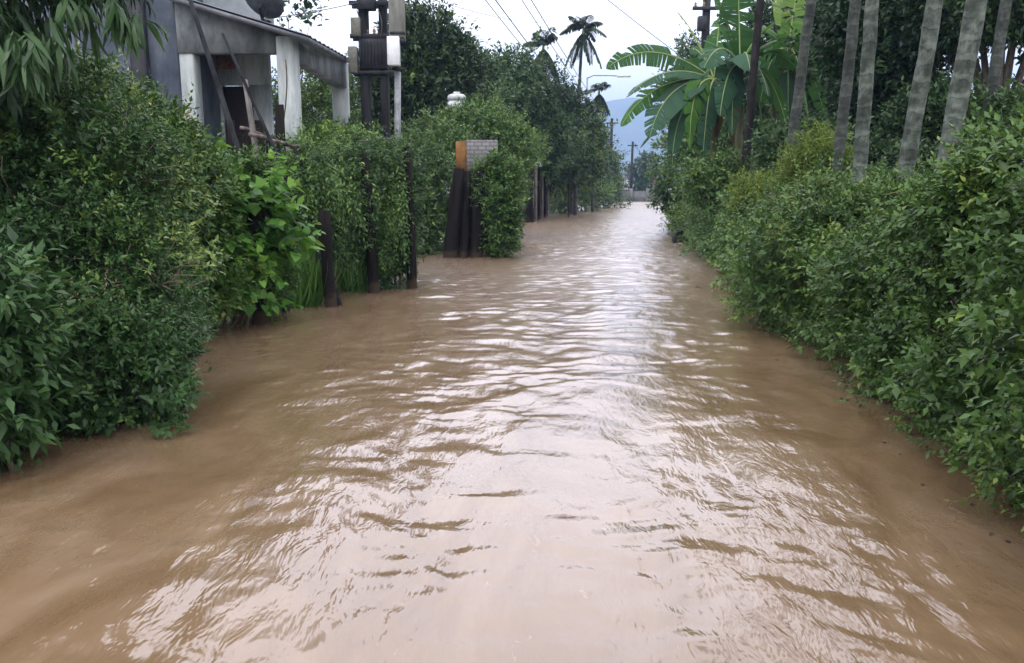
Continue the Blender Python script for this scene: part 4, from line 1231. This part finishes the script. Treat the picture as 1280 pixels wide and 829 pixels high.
# white vent cap / tank on a roof beyond
tc_ = P(571, 126, 27)
tk = Thing('water_tank', 'small white ribbed water tank showing above the bushes', 'water tank', (tc_[0], tc_[1], .1))
kk = 27 / F
tk.part('tank', MB().lathe([(.002, -.24), (.29, -.24), (.30, -.22), (.30, -.05), (.27, -.04), (.27, .0), (.30, .01), (.30, .14), (.24, .19), (.11, .22), (.002, .225)], 20, tc_), M['tin'], True)
tk.part('lid', MB().lathe([(.1, .235), (.11, .27), (.002, .275)], 16, tc_), M['whitebox'], True)
tk.part('stand', MB().box((tc_[0], tc_[1], (tc_[2] - .25) / 2), (.4, .4, tc_[2] - .25)).box((tc_[0], tc_[1], tc_[2] - .28), (.75, .6, .06)), M['conc_dark'])

# ---- shed with tin roof beside the water
sh = Thing('tin_shed', 'open dark shed with pale posts and a tin roof edge at the water', 'shed', (P(672, 275, 41)[0], 42, 0))
pa = P(668, 206, 39.5); pb = P(687, 211, 49)
dirv = pb - pa; dirv[2] = 0; LL = np.linalg.norm(dirv); dirv /= LL
nv = np.array([-dirv[1], dirv[0], 0])
zt = pa[2]
rp = [pa + [0, 0, 0] - dirv * .3, pb + dirv * .3, pb + dirv * .3 + nv * 2.6 + [0, 0, .25], pa - dirv * .3 + nv * 2.6 + [0, 0, .25]]
for q in rp[:2]: q[2] = zt
for q in rp[2:]: q[2] = zt + .35
sh.part('roof', MB().prism(rp, (0, 0, .24)), M['tin'])
for i in range(6):
    c = pa + dirv * (LL * i / 5) + nv * .12
    sh.part('post', MB().box((c[0], c[1], zt / 2 - .15), (.16, .16, zt + .26), math.atan2(dirv[1], dirv[0])), M['oldwood' if i % 2 else 'wetwood'])
bw = pa + nv * 1.2 + dirv * LL / 2
sh.part('back_panel', MB().box((bw[0], bw[1], zt / 2 - .2), (LL, .08, zt + .3), math.atan2(dirv[1], dirv[0])), M['wetwood'])
bw = pa + nv * .20 + dirv * LL / 2
sh.part('lower_panel', MB().box((bw[0], bw[1], .15), (LL - .1, .05, 1.0), math.atan2(dirv[1], dirv[0])), M['wetwood'])
ew = pa + nv * .8 - dirv * .05
sh.part('end_panel', MB().box((ew[0], ew[1], zt / 2 - .2), (.06, 1.2, zt + .25), math.atan2(dirv[1], dirv[0])), M['wetwood'])
for lab, px, h in (('left of two dark stumps standing in the water by the far bush', 699, .35), ('right of two dark stumps standing in the water by the far bush', 713, .4)):
    c = G(px, 265)
    single('stump', lab, 'stump', MB().tube(np.array([c + [0, 0, -.4], c + [0.05, 0, .1], c + [.0, 0, h]]), [.22, .2, .16], 9, jit=.06), M['rust'], tuple(c))

# pale marker post
a = P(712, 176, 47); b = P(712, 158, 47)
mk = Thing('marker_post', 'slim marker post with a white sleeve against the dark trees under the tallest palm', 'post', (a[0], 47, 0))
mk.part('post', MB().tube(np.array([[a[0], 47.1, -.3], [a[0], 47.1, b[2] - .1]]), .04, 6), M['conc_dark'])
mk.part('sleeve', MB().box((a[0], 47, b[2] - .45), (.16, .12, .9), bev=.02), M['whitebox'])

# ---- street lamp
sl = Thing('street_lamp', 'tall street lamp with long arm reaching over the lane', 'street lamp', (P(733, 200, 60)[0], 60, .1))
ft = P(733, 225, 60); tp_ = P(734, 97, 60)
sl.part('pole', MB().tube(np.array([[ft[0], 60, -.2], (np.array([ft[0], 60, 0]) + tp_) / 2, tp_]), [.11, .09, .06], 10), M['metal'], True)
ar = [tp_ + np.array([0, 0, -.05]), P(742, 94.5, 60), P(762, 94.5, 59.6), P(772, 95, 59.5)]
sl.part('arm', MB().tube(np.array(ar), .04, 8), M['metal'], True)
hd = (P(780, 95.5, 59.4))
sl.part('lamp_head', MB().box(hd, (.95, .28, .13), -.1, bev=.05), M['tin'])

# ---- far end of the lane
fw = Thing('compound_wall', 'low grey wall closing the far end of the flooded lane', 'wall', (P(800, 245, 98)[0], 98, 0))
xa, xb = P(768, 240, 98)[0], P(850, 240, 98)[0]
fw.part('wall', MB().box(((xa + xb) / 2, 98, .55), (xb - xa, .3, 1.5)), M['farwall'])
fw.part('coping', MB().box(((xa + xb) / 2, 98, 1.34), (xb - xa + .1, .42, .07)), M['conc_dark'])
for q in range(5):
    fw.part('pier', MB().box((xa + (xb - xa) * q / 4, 97.75, .65), (.4, .2, 1.8)), M['farwall'])

def far_house(label, px, Y, w, h, d, mat):
    c = P(px, 245, Y)
    t = Thing('house', label, 'house', (c[0], Y, .1))
    t.part('wall', MB().box((c[0], Y + d / 2, h / 2), (w, d, h)), M[mat])
    rp = [(c[0] - w / 2 - .3, Y - .3, h), (c[0] + w / 2 + .3, Y - .3, h), (c[0] + w / 2 + .3, Y + d / 2, h + 1.1), (c[0] - w / 2 - .3, Y + d / 2, h + 1.1)]
    rp2 = [(c[0] - w / 2 - .3, Y + d + .3, h), (c[0] + w / 2 + .3, Y + d + .3, h), (c[0] + w / 2 + .3, Y + d / 2, h + 1.1), (c[0] - w / 2 - .3, Y + d / 2, h + 1.1)]
    t.part('roof', MB().prism(rp, (0, 0, .08)).prism(rp2, (0, 0, .08)), M['roofred'])
    t.part('window', MB().box((c[0] - w * .2, Y - .01, h * .55), (.8, .06, .9)), M['door'])
    t.part('door', MB().box((c[0] + w * .2, Y - .01, 1.0), (.9, .06, 2.0)), M['door'])
far_house('tiny whitewashed house at the far end left of the far tree', 785, 180, 2.2, 3.6, 4, 'farwhite')
far_house('tiny reddish house at the far end right of the far tree', 819, 190, 2.6, 3.8, 4, 'farred')
tree('far_tree', 'hazy blue green tree beyond the wall at the end of the lane', [blob(803, 218, 125, 12, 16), blob(811, 208, 126, 10, 12), blob(797, 228, 124, 8, 12)], 'mid', 3500, .4, .22, (P(804, 240, 125)[0], 125), None, k=6, clump=.8, fill=.4, tint0=.4, r=.2)
for i, (lab, px, py, Y) in enumerate((('taller dark utility pole at the far end of the lane', 791, 177, 104), ('shorter utility pole at the far end beside the reddish house', 816, 190, 108), ('dark utility pole rising behind the farthest left bush', 765, 148, 88))):
    tpp = P(px, py, Y)
    t = Thing('utility_pole', lab, 'utility pole', (tpp[0], Y, .1), 'utility poles at the far end')
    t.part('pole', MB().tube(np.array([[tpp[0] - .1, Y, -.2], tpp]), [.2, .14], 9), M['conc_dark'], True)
    t.part('crossarm', MB().box((tpp[0], Y - .12, tpp[2] - .5), (1.3, .1, .12)), M['darkmetal'])

# utility pole behind the banana plants
tpp = P(886, -60, 31)
t = Thing('utility_pole', 'dark utility pole with crossarm above the banana leaves', 'utility pole', (tpp[0], 31, .1))
t.part('pole', MB().tube(np.array([[tpp[0], 31, -.2], tpp]), [.17, .14], 10), M['conc_dark'], True)
z = P(886, 12, 31)[2]
t.part('crossarm', MB().box((tpp[0], 30.8, z), (1.1, .1, .12), bev=.01), M['darkmetal'])
for dx in (-.45, -.15, .45):
    t.part('insulator', MB().lathe([(.03, 0), (.06, .03), (.03, .07), (.06, .1), (.03, .14), (.002, .17)], 10, (tpp[0] + dx, 30.8, z + .06)), M['porcelain'], True)
t.part('switch_box', MB().box((tpp[0] - .22, 30.7, z - .55), (.3, .25, .5), bev=.02), M['darkmetal'])

# ---- overhead wires
def wire(label, a, b, sag, r=.012):
    s = np.linspace(0, 1, 24)[:, None]
    pts = a * (1 - s) + b * s + np.array([0, 0, -1]) * sag * 4 * s * (1 - s)
    single('power_line', label, 'power line', MB().tube(pts, r, 5), M['wire'], tuple(a), group='overhead power lines')
fp = P(765, 150, 88)
wire('leftmost of the wires descending to the shaggy palm', P(560, -60, 14), P(735, 150, 86), .3, .011)
wire('middle wire descending steeply toward the shaggy palm', P(590, -40, 14), P(742, 152, 87), .3, .013)
wire('right one of the close pair of descending wires', P(620, -50, 15), P(765, 160, 88), .3, .011)
wire('rightmost wire descending past the tallest palm', P(628, -60, 16), P(768, 158, 88), .3, .013)
wire('wire crossing the sky above the longest banana leaf', P(735, -20, 20), P(886, 95, 31), .05, .011)
wire('faint wire between the house roof and the transformer', P(330, 24, 16), P(452, 2, 19.8), .03, .010)
wire('faint wire from the utility pole across the sky over the big tree', P(497, -15, 19.3), P(700, 25, 60), .4, .011)

# ---- tyre half sunk at the hedge foot
tc2 = G(850, 304)
tc2[2] = .12
tyre = Thing('old_tyre', 'black tyre half sunk at the foot of the farthest hedge', 'tyre', tuple(tc2))
prof = []
for i in range(13):
    a = i / 12 * 2 * math.pi
    prof.append((.22 + .065 * math.cos(a), .07 * math.sin(a)))
tyre.part('tread', MB().lathe(prof, 26, tc2, (.35, -.9, .15)), M['rubber'], True)

# bits of leaf and twig caught along the banks
mb = MB()
n = 70
ly = rng.uniform(3.5, 16, n)
sidepick = rng.random(n) < 2
ex = np.where(sidepick, np.array([edge(q) for q in ly]) - np.abs(rng.normal(size=n)) * .28 - .02, 0)
lx = np.where(sidepick, ex, np.interp(ly, [3.5, 5, 6.5, 9, 11.5, 14, 16], [-2.6, -2.45, -2.3, -2.9, -2.5, -2.0, -1.7]) + np.abs(rng.normal(size=n)) * .25)
lz = np.array([float(water_height(np.array([a_]), np.array([b_]))[0]) for a_, b_ in zip(lx, ly)]) + .004
a_ = rng.uniform(0, 6.28, n)
mb.inst(T_SIMPLE[0], T_SIMPLE[1], frames(np.stack([np.cos(a_), np.sin(a_), .05 * rng.normal(size=n)], 1), np.tile([0, 0, 1.0], (n, 1)) + .15 * rng.normal(size=(n, 3)),
        rng.uniform(.03, .075, n), rng.uniform(.015, .03, n)), np.stack([lx, ly, lz], 1), rng.random(n))
for q in range(5):
    i = rng.integers(n); an = rng.uniform(0, 6.28); L_ = rng.uniform(.06, .16)
    p0 = np.array([lx[i], ly[i], lz[i]]); dv = np.array([math.cos(an), math.sin(an), 0])
    mb.tube(np.array([p0, p0 + dv * L_ * .5 + [0, .02, .004], p0 + dv * L_]), .005, 4, tint=.1)
o = mb.build('floating_litter', M['deadleaf'])
tag(o, 'bits of dead leaf and twig floating along the foot of the right hedge', 'litter', None, 'stuff')

# ------------------------------------------------------------------ haze
hm = bpy.data.materials.new('haze'); hm.use_nodes = True
nt = hm.node_tree
nt.nodes.remove(nt.nodes['Principled BSDF'])
pv = nt.nodes.new('ShaderNodeVolumePrincipled')
pv.inputs['Color'].default_value = (.44, .62, 1.0, 1)
pv.inputs['Density'].default_value = .00050
pv.inputs['Anisotropy'].default_value = .0
nt.links.new(pv.outputs[0], nt.nodes['Material Output'].inputs['Volume'])
hz = MB().box((300, 1300, 128), (5200, 2740, 260)).build('haze', hm)
tag(hz, kind='stuff')
hz['label'] = 'pale blue haze over the whole lane'; hz['category'] = 'haze'

# ------------------------------------------------------------------ sky and sun
SUN_EL, SUN_AZ = math.radians(58), math.radians(200)
w = bpy.data.worlds.new('World'); S.world = w
w.use_nodes = True
nt = w.node_tree
bg = nt.nodes['Background']
sky = node(nt, 'ShaderNodeTexSky', sky_type='NISHITA')
sky.sun_disc = False; sky.sun_elevation = SUN_EL; sky.sun_rotation = SUN_AZ
sky.dust_density = 3.0
tc = node(nt, 'ShaderNodeTexCoord')
sp = node(nt, 'ShaderNodeSeparateXYZ'); nt.links.new(tc.outputs['Generated'], sp.inputs[0])
grad = ramp(nt, [(0, (.315, .332, .362)), (.10, (.345, .36, .388)), (.19, (.66, .665, .69)), (.32, (.95, .90, .94)), (.5, (.88, .83, .87)), (1, (.95, .91, .94))])
nt.links.new(sp.outputs[2], grad.inputs[0])
nz = node(nt, 'ShaderNodeTexNoise'); nz.inputs['Scale'].default_value = 2.6; nz.inputs['Detail'].default_value = 5
mp = node(nt, 'ShaderNodeMapping'); mp.inputs['Scale'].default_value = (1, 1, 3)
nt.links.new(tc.outputs['Generated'], mp.inputs[0]); nt.links.new(mp.outputs[0], nz.inputs['Vector'])
cr = ramp(nt, [(.3, (.86, .88, .92)), (.7, (1.0, 1.0, 1.0))])
nt.links.new(nz.outputs['Fac'], cr.inputs[0])
ml = node(nt, 'ShaderNodeMix', data_type='RGBA', blend_type='MULTIPLY'); ml.inputs[0].default_value = 1
nt.links.new(grad.outputs[0], ml.inputs[6]); nt.links.new(cr.outputs[0], ml.inputs[7])
sc_ = node(nt, 'ShaderNodeVectorMath', operation='SCALE'); sc_.inputs['Scale'].default_value = 19.0
nt.links.new(ml.outputs[2], sc_.inputs[0])
mx = node(nt, 'ShaderNodeMix', data_type='RGBA'); mx.inputs[0].default_value = .88
nt.links.new(sky.outputs[0], mx.inputs[6]); nt.links.new(sc_.outputs[0], mx.inputs[7])
nt.links.new(mx.outputs[2], bg.inputs['Color'])
bg.inputs['Strength'].default_value = .10

sd = bpy.data.lights.new('sun', 'SUN'); sd.energy = .7; sd.angle = math.radians(25); sd.color = (1, .96, .90)
so = bpy.data.objects.new('sun', sd); COL.objects.link(so)
so.rotation_euler = (math.pi / 2 - SUN_EL, 0, math.pi - SUN_AZ)
so.location = (0, 0, 60)

S.view_settings.view_transform = 'Standard'
S.view_settings.look = 'None'
S.view_settings.exposure = 1.0
S.view_settings.gamma = 1.0
S.view_settings.use_curve_mapping = False
S.render.engine = 'CYCLES'
S.cycles.use_denoising = True
S.cycles.max_bounces = 5
S.cycles.diffuse_bounces = 3
S.cycles.glossy_bounces = 2
S.cycles.transmission_bounces = 3
S.cycles.volume_bounces = 0
S.cycles.sample_clamp_indirect = 6
